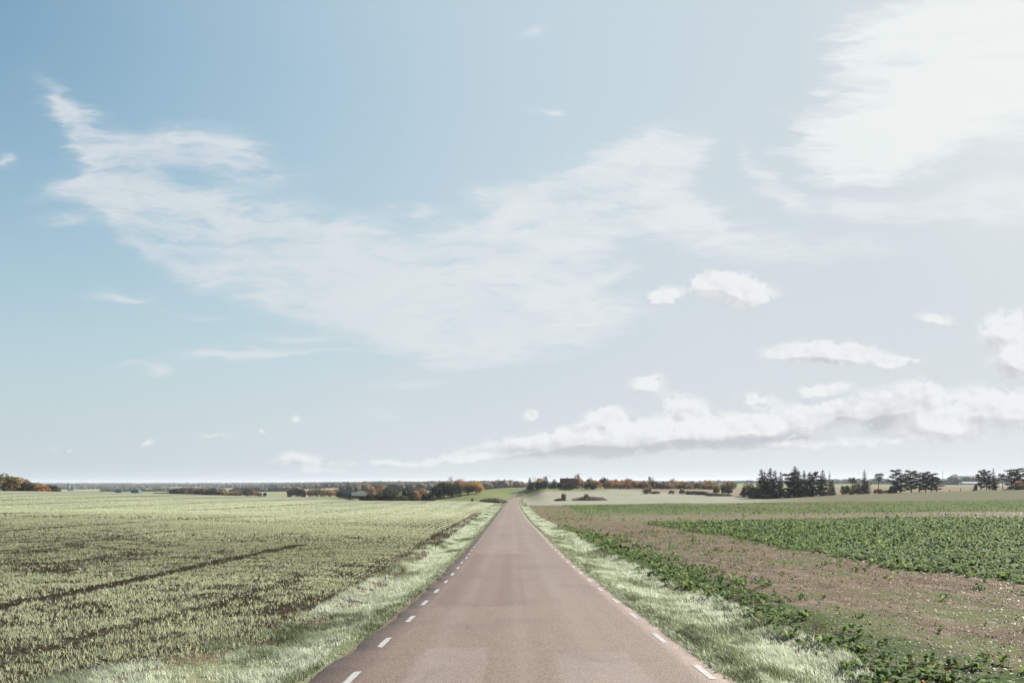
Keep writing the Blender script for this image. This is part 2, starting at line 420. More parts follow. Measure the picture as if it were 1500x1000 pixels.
# ------------------------------------------------------------------ materials
AL = 0.78                        # real-world surface colours for this exposure
def c4(r, g, b): return (r * AL, g * AL, b * AL, 1.0)
def new_mat(name):
    m = bpy.data.materials.new(name); m.use_nodes = True
    g = NG(m.node_tree)
    b = next(n for n in g.n if n.type == 'BSDF_PRINCIPLED')
    out = next(n for n in g.n if n.type == 'OUTPUT_MATERIAL')
    return m, g, b, out

def attr(g, name):
    n = g.n.new('ShaderNodeAttribute'); n.attribute_name = name
    return n.outputs['Fac']

def ramp(g, f, stops):
    n = g.n.new('ShaderNodeValToRGB')
    el = n.color_ramp.elements
    while len(el) < len(stops): el.new(.5)
    for e, (p, c) in zip(el, stops):
        e.position = p; e.color = c4(*c)
    g.put(n.inputs[0], f)
    return n.outputs[0]

def leaf_mat(name, stops, trans=.35, rough=.55, spec=.35, tcol=(1.25, 1.3, .8)):
    """thin leaves: colour varies leaf by leaf (attribute tint), light comes through from behind"""
    m, g, b, out = new_mat(name)
    t = attr(g, 'tint')
    c = ramp(g, t, stops)
    g.put(b.inputs['Base Color'], c)
    b.inputs['Roughness'].default_value = rough
    b.inputs['Specular IOR Level'].default_value = spec
    tr = g.n.new('ShaderNodeBsdfTranslucent')
    g.put(tr.inputs[0], g.mix(1.0, c, (*tcol, 1.0), 'MULTIPLY'))
    mx = g.n.new('ShaderNodeMixShader'); mx.inputs[0].default_value = trans
    g.l.new(b.outputs[0], mx.inputs[1]); g.l.new(tr.outputs[0], mx.inputs[2])
    g.l.new(mx.outputs[0], out.inputs[0])
    return m

def plain_mat(name, c, rough=.8, scale=3.0, var=.25, spec=.3):
    m, g, b, out = new_mat(name)
    tc = g.n.new('ShaderNodeTexCoord')
    n = g.noise(tc.outputs['Object'], scale, 5, .6)
    col = g.mix(n, c4(*[k * (1 - var) for k in c]), c4(*[k * (1 + var) for k in c]))
    g.put(b.inputs['Base Color'], col)
    b.inputs['Roughness'].default_value = rough
    b.inputs['Specular IOR Level'].default_value = spec
    bp = g.n.new('ShaderNodeBump'); bp.inputs['Strength'].default_value = .3
    g.l.new(n, bp.inputs['Height']); g.l.new(bp.outputs[0], b.inputs['Normal'])
    return m

# ------------------------------------------------------------------ ground sheet
def ground_material():
    m, g, b, out = new_mat('field_ground')
    pos = g.n.new('ShaderNodeNewGeometry').outputs['Position']
    x, y, z = g.xyz(pos)
    pxy = g.comb(x, y, 0)
    sd_l = attr(g, 'sd_left'); sd_r = attr(g, 'sd_right')
    # noise bases
    n_big = g.noise(pxy, .05, 4, .6)
    n_mid = g.noise(pxy, .6, 5, .6)
    n_f = g.noise(pxy, 6, 5, .65)
    n_ff = g.noise(pxy, 32, 4, .6)
    edge = g.m('MULTIPLY', g.m('SUBTRACT', g.noise(pxy, 1.4, 5, .65), .5), 1.8)
    # --- soil
    soil = g.mix(n_f, c4(.017, .015, .010), c4(.058, .049, .034))
    soil = g.mix(g.ss(n_ff, .66, .78), soil, c4(.20, .17, .13))
    # --- winter wheat, far enough that shoots merge: rows and tram lines
    rows = g.noise(g.comb(g.m('MULTIPLY', x, 1.0), g.m('MULTIPLY', y, .03), 0), 3.2, 3, .6)
    strands = g.noise(g.comb(g.m('MULTIPLY', x, .5), g.m('MULTIPLY', y, .012), 0), .55, 5, .7)
    cov = g.m('ADD', g.m('MULTIPLY', n_mid, .35), g.m('ADD', g.m('MULTIPLY', rows, .35), g.m('MULTIPLY', strands, .5)))
    cov = g.m('ADD', cov, g.m('MULTIPLY', g.m('SUBTRACT', n_f, .5), .5))
    wheat_g = g.mix(n_big, c4(.270, .285, .195), c4(.345, .355, .265))
    wheat_g = g.mix(g.ss(strands, .36, .60), g.mix(.5, wheat_g, c4(.080, .083, .045)), wheat_g)
    farw = g.ss(y, 55, 150)
    wheat = g.mix(g.ss(cov, g.m('SUBTRACT', .62, g.m('MULTIPLY', farw, .34)), g.m('SUBTRACT', .95, g.m('MULTIPLY', farw, .40))), soil, wheat_g)
    tl = None
    xw = g.m('ADD', x, g.m('MULTIPLY', g.m('SUBTRACT', g.noise(g.comb(0, y, 0), .02, 2), .5), 5))
    for k, (tx, wd, st, ya, yb) in enumerate(TRAM):
        q = g.m('ABSOLUTE', g.m('SUBTRACT', x if abs(tx) < 30 else xw, tx))
        q = g.m('MULTIPLY', g.ss(q, wd * 1.1, wd * .5), g.m('MULTIPLY', g.ss(y, yb, yb - 4), st)) if yb < 900 else g.m('MULTIPLY', g.ss(q, wd * 1.1, wd * .5), st)
        tl = q if tl is None else g.m('MAXIMUM', tl, q)
    tl = g.m('MULTIPLY', tl, g.ss(n_mid, .28, .5))
    wheat = g.mix(tl, wheat, c4(.030, .027, .018))
    # --- verge turf
    turf = g.mix(n_f, c4(.12, .135, .070), c4(.24, .25, .155))
    turf = g.mix(g.ss(n_mid, .5, .75), turf, c4(.26, .25, .155))
    # --- brown stubble with straw flecks
    stub = g.mix(n_f, c4(.100, .076, .055), c4(.245, .195, .145))
    stub = g.mix(g.ss(g.noise(pxy, 1.1, 4, .65), .45, .7), stub, c4(.26, .21, .16))
    stub = g.mix(g.ss(n_ff, .58, .68), stub, c4(.36, .31, .25))
    stub = g.mix(g.m('MULTIPLY', g.ss(g.noise(g.comb(x, g.m('MULTIPLY', y, .05), 9), 2.6, 4, .65), .45, .62), .45), stub, c4(.110, .082, .058))
    weeds = g.ss(g.noise(g.comb(x, g.m('MULTIPLY', y, .55), 3), .42, 5, .7), .48, .62)
    stub = g.mix(g.m('MULTIPLY', weeds, .75), stub, g.mix(n_f, c4(.085, .115, .045), c4(.17, .20, .095)))
    # --- beet land
    beet = g.mix(n_f, c4(.030, .050, .020), c4(.130, .180, .080))
    e6 = g.m('MULTIPLY', g.m('SUBTRACT', g.noise(pxy, .30, 6, .7), .5), 9)
    xe = g.m('ADD', x, e6); ye = g.m('ADD', y, g.m('MULTIPLY', e6, 2.2))
    band = g.m('MULTIPLY', g.ss(xe, 17.2, 18.4), g.m('MULTIPLY', g.ss(ye, 98, 92), g.ss(ye, -40, -30)))
    far1 = g.m('MULTIPLY', g.ss(g.m('SUBTRACT', xe, g.m('MULTIPLY', y, .035)), 8, 12), g.m('MULTIPLY', g.ss(ye, 128, 142), g.ss(ye, 275, 268)))
    hole = g.m('MULTIPLY', g.ss(g.m('DIVIDE', x, g.m('MAXIMUM', y, 1)), .30, .34), g.m('MULTIPLY', g.ss(g.m('DIVIDE', x, g.m('MAXIMUM', y, 1)), .60, .48), g.m('MULTIPLY', g.ss(ye, 160, 175), g.ss(ye, 215, 200))))
    far1 = g.m('MULTIPLY', far1, g.m('SUBTRACT', 1.0, g.m('MULTIPLY', hole, .85)))
    rowb = g.m('MULTIPLY', g.ss(g.m('ADD', x, g.m('MULTIPLY', e6, .1)), 5.3, 5.8), g.m('MULTIPLY', g.ss(g.m('ADD', x, g.m('MULTIPLY', e6, .1)), 8.3, 7.4), g.ss(ye, 75, 55)))
    bm = g.m('MAXIMUM', band, g.m('MAXIMUM', g.m('MULTIPLY', far1, .75), g.m('MULTIPLY', rowb, .5)))
    far_beet = g.mix(g.ss(ye, 100, 130), beet, g.mix(n_f, c4(.105, .120, .062), c4(.190, .195, .120)))
    right = g.mix(g.ss(g.m('ADD', bm, g.m('MULTIPLY', g.m('SUBTRACT', n_mid, .5), .5)), .3, .55), stub, far_beet)
    strip = g.m('MULTIPLY', g.m('MULTIPLY', g.ss(ye, 96, 104), g.ss(ye, 136, 126)), g.ss(xe, 12, 17))
    right = g.mix(g.m('MULTIPLY', strip, .55), right, g.mix(n_f, c4(.16, .14, .095), c4(.27, .245, .175)))
    # --- pale young field beyond, turning olive to the right
    ratio = g.m('DIVIDE', x, g.m('MAXIMUM', y, 1.0))
    pale = g.mix(g.noise(g.comb(g.m('MULTIPLY', x, .12), g.m('MULTIPLY', y, .02), 0), 1.0, 5, .65), c4(.265, .262, .205), c4(.325, .315, .250))
    pale = g.mix(g.m('MULTIPLY', g.ss(g.noise(pxy, .035, 6, .7), .45, .65), .5), pale, c4(.225, .215, .150))
    olive = g.mix(g.noise(g.comb(g.m('MULTIPLY', x, .06), g.m('MULTIPLY', y, .25), 0), .5, 5, .65), c4(.125, .122, .078), c4(.225, .212, .150))
    pale = g.mix(g.ss(ratio, .30, .46), pale, olive)
    heath = g.mix(g.noise(pxy, .12, 6, .7), c4(.170, .135, .095), c4(.330, .270, .205))
    patch = g.vor(g.comb(g.m('MULTIPLY', x, .0016), g.m('MULTIPLY', y, .0011), 0), 1.0, out='Color')
    pr, pg_, pb = g.xyz(patch)
    farc = g.mix(pr, c4(.15, .19, .09), c4(.30, .29, .19))
    farc = g.mix(g.m('MULTIPLY', pg_, .5), farc, c4(.36, .33, .24))
    lhill = g.mix(n_big, c4(.150, .165, .075), c4(.205, .215, .110))
    # --- assemble right side by distance
    yn = g.m('ADD', y, g.m('MULTIPLY', g.m('SUBTRACT', n_mid, .5), 3))
    rs = g.mix(g.ss(yn, 262, 264), right, pale)
    # wild ground: boundary rises to the right
    hb = g.m('ADD', 560, g.m('MULTIPLY', g.ss(ratio, .15, .36, lin=True), -195))
    hb = g.m('ADD', hb, g.m('MULTIPLY', g.ss(ratio, .36, .75, lin=True), 20))
    rs = g.mix(g.ss(g.m('SUBTRACT', yn, hb), -1, 3), rs, heath)
    rs = g.mix(g.m('MULTIPLY', g.ss(ratio, .16, .10), g.ss(yn, 470, 520)), rs, lhill)
    rs = g.mix(g.ss(yn, 780, 800), rs, farc)
    ls_ = g.mix(g.ss(yn, 400, 410), wheat, lhill)
    ls_ = g.mix(g.ss(yn, 690, 720), ls_, farc)
    isr = g.ss(x, -.2, .2)
    fields = g.mix(isr, ls_, rs)
    vg = g.m('MULTIPLY', g.ss(g.m('ADD', sd_l, edge), -.1, .5), g.ss(g.m('ADD', sd_r, edge), -.1, .5))
    vg = g.m('MULTIPLY', vg, g.ss(y, 640, 600))
    dry = g.m('MULTIPLY', g.m('MULTIPLY', g.ss(g.m('ABSOLUTE', g.m('ADD', sd_l, -.05)), .7, .2), g.ss(g.noise(pxy, .35, 4, .6), .42, .6)), isr_not(g, x))
    col = g.mix(vg, fields, turf)
    col = g.mix(g.m('MULTIPLY', dry, g.ss(y, 230, 150)), col, g.mix(n_f, c4(.13, .085, .055), c4(.22, .16, .11)))
    # gravel shoulder by the tarmac
    sh = attr(g, 'shoulder')
    grav = g.mix(n_ff, c4(.09, .065, .05), c4(.22, .175, .135))
    col = g.mix(g.ss(g.m('ADD', sh, g.m('MULTIPLY', edge, .08)), .05, .0), col, grav)
    g.put(b.inputs['Base Color'], col)
    b.inputs['Roughness'].default_value = 1.0
    b.inputs['Specular IOR Level'].default_value = .0
    bp = g.n.new('ShaderNodeBump'); bp.inputs['Strength'].default_value = .55; bp.inputs['Distance'].default_value = .05
    hgt = g.m('ADD', g.m('MULTIPLY', n_f, .8), g.m('MULTIPLY', n_ff, .35))
    g.l.new(hgt, bp.inputs['Height']); g.l.new(bp.outputs[0], b.inputs['Normal'])
    return m

def isr_not(g, x):
    return g.ss(x, 0, -.5)

TRAM = [(-13.4, .46, 1.0, 0, 43), (-8.1, .30, .7, 0, 27), (-26.5, .45, .7, 0, 60), (-37.4, .5, .9, 0, 999), (-39.3, .4, .5, 0, 999), (-52, .9, .5, 0, 999), (-61.5, .9, .8, 0, 999),
        (-85.5, 1.4, .75, 0, 999), (-109.5, 1.8, .75, 0, 999), (-133.5, 2.2, .75, 0, 999), (-157.5, 2.4, .7, 0, 999), (-181.5, 2.6, .7, 0, 999)]

def axis(fine, step, growth, far):
    v = [0.0]; s = step
    while v[-1] < far:
        if v[-1] > fine: s *= growth
        v.append(v[-1] + s)
    return np.array(v)
ax = axis(12, .24, 1.052, 12000)
S = np.concatenate((-ax[::-1], ax[1:]))
ay = axis(28, .26, 1.017, 14000)
ab = axis(2, .6, 1.14, 7000)
Y = np.concatenate((-ab[::-1], ay[1:]))
SS, YY = np.meshgrid(S, Y)
XX = SS + xc(YY) * (1 - sstep(YY, 700, 1500))
ZZ = H(XX, YY)
nx, ny = len(S), len(Y)
idx = np.arange(nx * ny).reshape(ny, nx)
q = np.stack((idx[:-1, :-1], idx[:-1, 1:], idx[1:, 1:], idx[1:, :-1]), -1).reshape(-1, 4)
sv = (XX - xc(YY)).ravel(); yv = YY.ravel()
sdl = sv + np.interp(yv, *BL_K); sdr = np.interp(yv, *BR_K) - sv
shoulder = np.where(yv > 520, 9, np.minimum(sv + 0 * yv + 1e3, 1e3))
shoulder = np.where(sv < 0, -sv - (RE_L + .10), sv - (RE_R - .02))
gm = mesh_np('ground', np.stack((XX.ravel(), yv, ZZ.ravel()), -1), q.ravel(), np.full(len(q), 4),
             ground_material(), {'sd_left': sdl, 'sd_right': sdr, 'shoulder': np.where(yv > 540, 5, shoulder)}, smooth=True)
ground = tag(obj('ground', gm), 'rolling farmland of wheat, stubble and beet on both sides of the road', kind='structure')

# ------------------------------------------------------------------ road
def road_material():
    m, g, b, out = new_mat('worn_tarmac')
    pos = g.n.new('ShaderNodeNewGeometry').outputs['Position']
    x, y, z = g.xyz(pos)
    p = g.comb(x, y, 0)
    n1 = g.noise(p, 1.6, 6, .6); n2 = g.noise(p, 55, 3, .6); n3 = g.noise(p, .25, 4, .6)
    vo = g.vor(p, 85, out='Distance')
    vc = g.xyz(g.vor(p, 85, out='Color'))[0]
    long_ = g.noise(g.comb(x, g.m('MULTIPLY', y, .03), 0), 2.2, 5, .6)
    grey = g.mix(n1, c4(.130, .089, .064), c4(.184, .130, .097))
    red = g.mix(n1, c4(.115, .063, .043), c4(.162, .092, .064))
    col = g.mix(g.ss(long_, .38, .62), grey, g.mix(.5, grey, red))
    # redder, older edges
    e = g.ss(g.m('ABSOLUTE', g.m('SUBTRACT', x, .1)), 1.9, 2.7)
    col = g.mix(g.m('MULTIPLY', e, .7), col, red)
    def rect(x0, x1, y0, y1, soft=.05):
        xx = g.m('ADD', x, g.m('MULTIPLY', g.m('SUBTRACT', n1, .5), soft * 3)); yy_ = g.m('ADD', y, g.m('MULTIPLY', g.m('SUBTRACT', n1, .5), soft * 4))
        return g.m('MULTIPLY', g.m('MULTIPLY', g.ss(xx, x0 - soft, x0 + soft), g.ss(xx, x1 + soft, x1 - soft)),
                   g.m('MULTIPLY', g.ss(yy_, y0 - soft, y0 + soft), g.ss(yy_, y1 + soft, y1 - soft)))
    # laid patches: red lane from 18 m, paler square slabs nearer and further on
    col = g.mix(g.m('MULTIPLY', rect(-2.15, .38, 17.9, 40, .04), .88), col, g.mix(n1, c4(.088, .043, .028), c4(.135, .070, .046)))
    col = g.mix(g.m('MULTIPLY', rect(-1.35, -.45, 18.1, 52, .15), .22), col, c4(.24, .175, .145))
    col = g.mix(g.m('MULTIPLY', rect(-1.25, .38, 40, 55, .10), .14), col, c4(.265, .215, .195))
    col = g.mix(g.m('MULTIPLY', rect(-2.5, .1, 90, 118, .1), .2), col, c4(.27, .21, .19))
    col = g.mix(g.m('MULTIPLY', rect(-1.55, -.42, 5, 12.2, .05), .28), col, c4(.30, .245, .22))
    col = g.mix(g.m('MULTIPLY', rect(.72, 2.0, 5, 11.8, .06), .28), col, c4(.30, .245, .22))
    # pale stone polish in the wheel tracks
    for tx, w_ in ((-1.35, .42), (1.45, .42), (.15, .3)):
        q_ = g.ss(g.m('ABSOLUTE', g.m('SUBTRACT', x, tx)), w_, 0)
        col = g.mix(g.m('MULTIPLY', q_, .22), col, c4(.27, .21, .18))
    # stones
    grit = g.m('SUBTRACT', vc, .5)
    col = g.mix(g.ss(vc, .80, .95), col, c4(.34, .27, .23))
    col = g.mix(g.ss(vc, .22, .05), col, c4(.085, .065, .055))
    col = g.mix(g.m('MULTIPLY', g.ss(n3, .48, .68), .45), col, c4(.115, .075, .058))
    oil = g.ss(g.noise(g.comb(g.m('MULTIPLY', x, 1.6), g.m('MULTIPLY', y, .35), 4), 1.3, 6, .7), .56, .70)
    col = g.mix(g.m('MULTIPLY', oil, .30), col, c4(.10, .072, .058))
    # cracks
    cr = g.vor(g.v('ADD', p, g.v('MULTIPLY', g.noise(p, 2.0, 4, .6, col=True), (.5, .5, 0))), .55, feature='DISTANCE_TO_EDGE')
    crk = g.m('MULTIPLY', g.ss(cr, .010, .002), g.ss(n3, .52, .60))
    col = g.mix(g.m('MULTIPLY', crk, .6), col, c4(.06, .045, .04))
    g.put(b.inputs['Base Color'], col)
    b.inputs['Roughness'].default_value = .72
    b.inputs['Specular IOR Level'].default_value = .4
    bp = g.n.new('ShaderNodeBump'); bp.inputs['Strength'].default_value = .5; bp.inputs['Distance'].default_value = .006
    g.l.new(g.m('ADD', vo, n2), bp.inputs['Height']); g.l.new(bp.outputs[0], b.inputs['Normal'])
    return m

def paint_material():
    m, g, b, out = new_mat('worn_white_paint')
    pos = g.n.new('ShaderNodeNewGeometry').outputs['Position']
    n = g.noise(pos, 30, 5, .7); n2 = g.noise(pos, 4, 4, .6)
    f = g.ss(g.m('ADD', g.m('MULTIPLY', n, .7), g.m('MULTIPLY', n2, .3)), .40, .50)
    col = g.mix(f, c4(.25, .20, .18), g.mix(n2, c4(.33, .33, .32), c4(.44, .44, .425)))
    g.put(b.inputs['Base Color'], col)
    b.inputs['Roughness'].default_value = .6
    return m

RY = np.concatenate((np.arange(-60, 0, 2.0), np.arange(0, 60, .25), 60 + np.cumsum(np.linspace(.3, 3, 290))))
RY = RY[RY < 535]
RS = np.array([-RE_L - .10, -RE_L, -2.4, -1.6, -.8, 0, .8, 1.6, 2.4, RE_R, RE_R + .10])
rs_, ry_ = np.meshgrid(RS, RY)
rag_l = (fbm(ry_ * 1.1, ry_ * 0 + 3, 21, 4) - .5) * .34
rag_r = (fbm(ry_ * 1.1, ry_ * 0 + 9, 31, 4) - .5) * .20
wl = np.interp(ry_, [8, 10, 12, 15, 20], [.25, .18, .05, -.02, 0])
dxs = np.where(rs_ <= -RE_L, -wl + rag_l, 0) + np.where(rs_ >= RE_R, rag_r, 0)
xs_ = rs_ + dxs + xc(ry_)
crown = .035 * (1 - (rs_ / 3.0) ** 2)
zs_ = road_z(ry_) + crown + .02 - np.where((rs_ < -RE_L - .05) | (rs_ > RE_R + .05), .16, 0)
nr_, nc_ = rs_.shape
idx = np.arange(nr_ * nc_).reshape(nr_, nc_)
q = np.stack((idx[:-1, :-1], idx[:-1, 1:], idx[1:, 1:], idx[1:, :-1]), -1).reshape(-1, 4)
rm = mesh_np('road', np.stack((xs_.ravel(), ry_.ravel(), zs_.ravel()), -1), q.ravel(), np.full(len(q), 4), road_material(), smooth=True)
road = tag(obj('road', rm), 'narrow reddish grey tarmac road running straight to the farm', kind='structure')

paint = paint_material()
def dash_geo(side, y0, rnd, near=True):
    """one worn dash, 1 m by 14 cm, with ragged ends"""
    w = .056 if near else .065
    n = 8 if near else 2
    xm = side * 2.64 + rnd.uniform(-.03, .03)
    V = []; 
    for k in range(n + 1):
        yk = y0 + k / n * 1.0
        for sgn in (-1, 1):
            jx = rnd.uniform(-.008, .008) if near else 0
            jy = rnd.uniform(-.03, .03) if (near and k in (0, n)) else 0
            s = xm + sgn * w + jx
            V.append((s + xc(yk), yk + jy, float(road_z(yk)) + .035 * (1 - (s / 3.0) ** 2) + .025))
    F = [(2 * k, 2 * k + 1, 2 * k + 3, 2 * k + 2) for k in range(n)]
    return V, F
rnd = random.Random(4)
far_v, far_f = [], []
for side in (-1, 1):
    k = 0
    y0 = 9.35 if side < 0 else 9.85
    ys = [y0 + 3 * i for i in range(-6, 90)]
    for yk in ys:
        if yk < 92:
            V, F = dash_geo(side, yk, rnd)
            me = bpy.data.meshes.new('road_marking'); me.from_pydata(V, [], F); me.materials.append(paint)
            o = obj('road_marking', me, road)
        else:
            V, F = dash_geo(side, yk, rnd, False)
            b0 = len(far_v); far_v += V; far_f += [tuple(i + b0 for i in f) for f in F]
me = bpy.data.meshes.new('far_road_markings'); me.from_pydata(far_v, [], far_f); me.materials.append(paint)
tag(obj('far_road_markings', me, road), kind='stuff')

# ================================================================== low vegetation
rng = np.random.default_rng(7)

def blades(P, h, w, lean, az_lean, az_face, tint, seg=2):
    """grass blades: P (N,3), heights, widths, lean fraction; returns V, F, lt, tint"""
    N = len(P)
    fx = np.cos(az_face) * w * .5; fy = np.sin(az_face) * w * .5
    lx = np.cos(az_lean) * lean * h; ly = np.sin(az_lean) * lean * h
    def row(f, wk):
        lz = h * f * (1 - .25 * lean * f)
        L = np.stack((P[:, 0] + lx * f ** 2 - fx * wk, P[:, 1] + ly * f ** 2 - fy * wk, P[:, 2] + lz), -1)
        Rr = np.stack((P[:, 0] + lx * f ** 2 + fx * wk, P[:, 1] + ly * f ** 2 + fy * wk, P[:, 2] + lz), -1)
        return L, Rr
    L0, R0 = row(0.0, 1.0)
    L0[:, 2] -= .02; R0[:, 2] -= .02
    tip = np.stack((P[:, 0] + lx, P[:, 1] + ly, P[:, 2] + h * (1 - .25 * lean)), -1)
    b = np.arange(N)[:, None]
    if seg == 1:
        V = np.stack((L0, R0, tip), 1).reshape(-1, 3)
        F = (b * 3 + np.array([0, 1, 2])).ravel()
        lt = np.full(N, 3); t = np.repeat(tint, 3)
    else:
        L1, R1 = row(.55, .8)
        V = np.stack((L0, R0, L1, R1, tip), 1).reshape(-1, 3)
        F = (b * 5 + np.array([0, 1, 3, 2, 2, 3, 4])).ravel()
        lt = np.tile([4, 3], N); t = np.repeat(tint, 5)
    return V, F, lt, t

class Batch:
    def __init__(self): self.V = []; self.F = []; self.L = []; self.T = []; self.n = 0
    def add(self, r):
        V, F, lt, t = r
        self.V.append(V); self.F.append(F + self.n); self.L.append(lt); self.T.append(t); self.n += len(V)
    def mesh(self, name, mat):
        return mesh_np(name, np.concatenate(self.V), np.concatenate(self.F), np.concatenate(self.L), mat,
                       {'tint': np.concatenate(self.T)})

def scatter(x0f, x1f, y0, y1, dens):
    """random points between two x-boundaries given as functions of y"""
    wmax = max(abs(float(x1f(np.array([y]))[0] - x0f(np.array([y]))[0])) for y in np.linspace(y0, y1, 9)) * 1.02
    n = int((y1 - y0) * wmax * dens)
    y = rng.uniform(y0, y1, n); t = rng.uniform(0, wmax, n)
    a = x0f(y); b = x1f(y)
    k = t < (b - a)
    return a[k] + t[k], y[k]

def ground_pts(x, y): return np.stack((x, y, H(x, y)), -1)
BL = lambda y: xc(y) - np.interp(y, *BL_K)
BR = lambda y: xc(y) + np.interp(y, *BR_K)
EL = lambda y: xc(y) - RE_L - np.interp(y, [8, 10, 12, 15, 20], [.25, .18, .05, 0, 0]) - .06
ER = lambda y: xc(y) + RE_R - .04
VL = lambda y: -.80 * y - 3           # left limit of what can be seen
VR = lambda y: .80 * y + 3

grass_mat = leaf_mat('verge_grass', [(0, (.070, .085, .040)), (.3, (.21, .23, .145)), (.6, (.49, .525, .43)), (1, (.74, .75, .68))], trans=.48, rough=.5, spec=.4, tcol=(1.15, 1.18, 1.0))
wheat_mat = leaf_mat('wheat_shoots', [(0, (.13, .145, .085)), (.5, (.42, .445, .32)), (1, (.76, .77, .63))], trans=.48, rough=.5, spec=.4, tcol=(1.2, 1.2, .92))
beet_mat = leaf_mat('beet_leaves', [(0, (.060, .095, .030)), (.5, (.165, .225, .095)), (.85, (.26, .32, .17)), (.93, (.30, .33, .16)), (.97, (.50, .22, .04)), (1, (.62, .17, .03))],
                    trans=.42, rough=.75, spec=.06)
straw_mat = leaf_mat('straw_bits', [(0, (.07, .038, .024)), (.5, (.22, .135, .09)), (.8, (.40, .31, .23)), (1, (.50, .44, .37))], trans=.15, rough=.6, spec=.3, tcol=(1, 1, 1))

# --- verge grass: tufts, combed by the wind towards the left
gb = Batch()
def verge(x0f, x1f, side, y0, y1, dens, wd, seg, hk=1.0):
    x, y = scatter(x0f, x1f, y0, y1, dens)
    # clumping
    cl = fbm(x * 1.7, y * 1.7, 41, 3)
    pat = fbm(x * .55, y * .35, 43, 3)
    k = rng.uniform(0, 1, len(x)) < (.25 + 1.3 * sstep(cl, .34, .62))
    x, y, cl, pat = x[k], y[k], cl[k], pat[k]
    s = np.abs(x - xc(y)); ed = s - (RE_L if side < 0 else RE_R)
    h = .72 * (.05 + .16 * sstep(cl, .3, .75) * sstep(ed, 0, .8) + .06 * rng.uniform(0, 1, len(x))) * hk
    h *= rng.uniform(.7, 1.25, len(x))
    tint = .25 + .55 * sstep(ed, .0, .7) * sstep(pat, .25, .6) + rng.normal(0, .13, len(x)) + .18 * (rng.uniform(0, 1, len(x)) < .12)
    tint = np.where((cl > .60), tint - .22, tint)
    P = ground_pts(x, y)
    N = len(x)
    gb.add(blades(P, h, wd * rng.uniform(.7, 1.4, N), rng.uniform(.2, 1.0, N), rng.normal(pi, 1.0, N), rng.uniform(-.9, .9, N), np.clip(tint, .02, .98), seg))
for y0, y1, dn, wd, sg, hk in ((7, 14, 1500, .009, 2, 1), (14, 22, 900, .012, 2, 1), (22, 36, 480, .017, 1, 1.05), (36, 60, 240, .026, 1, 1.1), (60, 110, 90, .045, 1, 1.2), (110, 240, 26, .09, 1, 1.35)):
    verge(lambda y: BL(y) - .5, EL, -1, y0, y1, dn, wd, sg, hk)
    verge(ER, lambda y: BR(y) + .5, 1, y0, y1, dn, wd, sg, hk)
def fringe(x0, x1, y0, y1, dens, h0, wd, side):
    x, y = scatter(lambda y: xc(y) + x0, lambda y: xc(y) + x1, y0, y1, dens)
    k = rng.uniform(0, 1, len(x)) < sstep(fbm(y * 2.2, x * 0 + side * 7, 45, 3), .36, .56)
    x, y = x[k], y[k]; N = len(x)
    gb.add(blades(ground_pts(x, y), h0 * rng.uniform(.5, 1.3, N), wd * rng.uniform(.7, 1.3, N), rng.uniform(.3, 1.2, N), rng.normal(pi, .8, N), rng.uniform(-1, 1, N), np.clip(rng.normal(.32, .2, N), .02, .95), 2))
fringe(RE_R - .04, RE_R + .22, 7.5, 22, 900, .13, .012, 1)
fringe(RE_R - .04, RE_R + .26, 22, 60, 350, .15, .022, 1)
fringe(-RE_L - .30, -RE_L - .08, 14, 50, 300, .10, .018, -1)
tag(obj('verge_grass', gb.mesh('verge_grass', grass_mat)), 'pale sunlit grass on the verges along both edges of the road', 'grass', kind='stuff')

# --- winter wheat in drill rows along the road
wb_ = Batch()
def tramcut(x, y):
    k = np.ones(len(x), bool)
    for tx, wd, st, ya, yb in TRAM:
        mid = tx + .12 * np.sin(y * .35) * (abs(tx) < 30)
        k &= ~((np.abs(x - mid) < wd) & (rng.uniform(0, 1, len(x)) < st * .97) & (y < yb))
    return k
def wheat(y0, y1, pitch, per_m, wd, seg, nb, h0, jit):
    xa = -.80 * y1 - 3
    rows_ = np.arange(-4.9, xa, -pitch)
    xs, ys = [], []
    for r in rows_:
        n = int((y1 - y0) * per_m)
        yy_ = rng.uniform(y0, y1, n)
        xx_ = r + rng.normal(0, jit, n)
        k = (xx_ > -.80 * yy_ - 3) & (xx_ < BL(yy_) + .1)
        xs.append(xx_[k]); ys.append(yy_[k])
    x = np.concatenate(xs); y = np.concatenate(ys)
    bare = fbm(x * .16, y * .10, 51, 4); sm = fbm(x * 1.2, y * .9, 52, 3)
    edge_thin = sstep(BL(y) - x, 0, 2.2)
    keep = (.24 + .85 * sstep(bare + .35 * (sm - .5), .28, .50)) * (.35 + .65 * edge_thin) * (.4 + .9 * sstep(sm, .3, .55))
    keep = keep + .5 * sstep(y, 30, 70)
    k = (rng.uniform(0, 1, len(x)) < keep)
    k &= tramcut(x, y)
    x, y = x[k], y[k]
    x = np.repeat(x, nb) + rng.normal(0, .018, len(x) * nb); y = np.repeat(y, nb) + rng.normal(0, .018, len(y) * nb)
    N = len(x); P = ground_pts(x, y)
    hh = h0 * rng.uniform(.55, 1.25, N)
    tone = fbm(x * .08, y * .05, 61, 3)
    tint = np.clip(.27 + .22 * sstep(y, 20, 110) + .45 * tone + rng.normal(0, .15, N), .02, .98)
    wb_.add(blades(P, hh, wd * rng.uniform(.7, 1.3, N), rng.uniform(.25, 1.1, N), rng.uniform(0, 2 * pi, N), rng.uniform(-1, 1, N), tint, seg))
wheat(7.5, 15, .125, 22, .0105, 2, 2, .105, .016)
wheat(15, 26, .125, 16, .014, 2, 2, .105, .017)
wheat(26, 44, .25, 24, .019, 1, 2, .11, .028)
wheat(44, 75, .33, 14, .032, 1, 2, .12, .030)
wheat(75, 130, .66, 8, .070, 1, 2, .13, .06)
wheat(130, 230, 1.0, 2.0, .15, 1, 2, .17, .12)
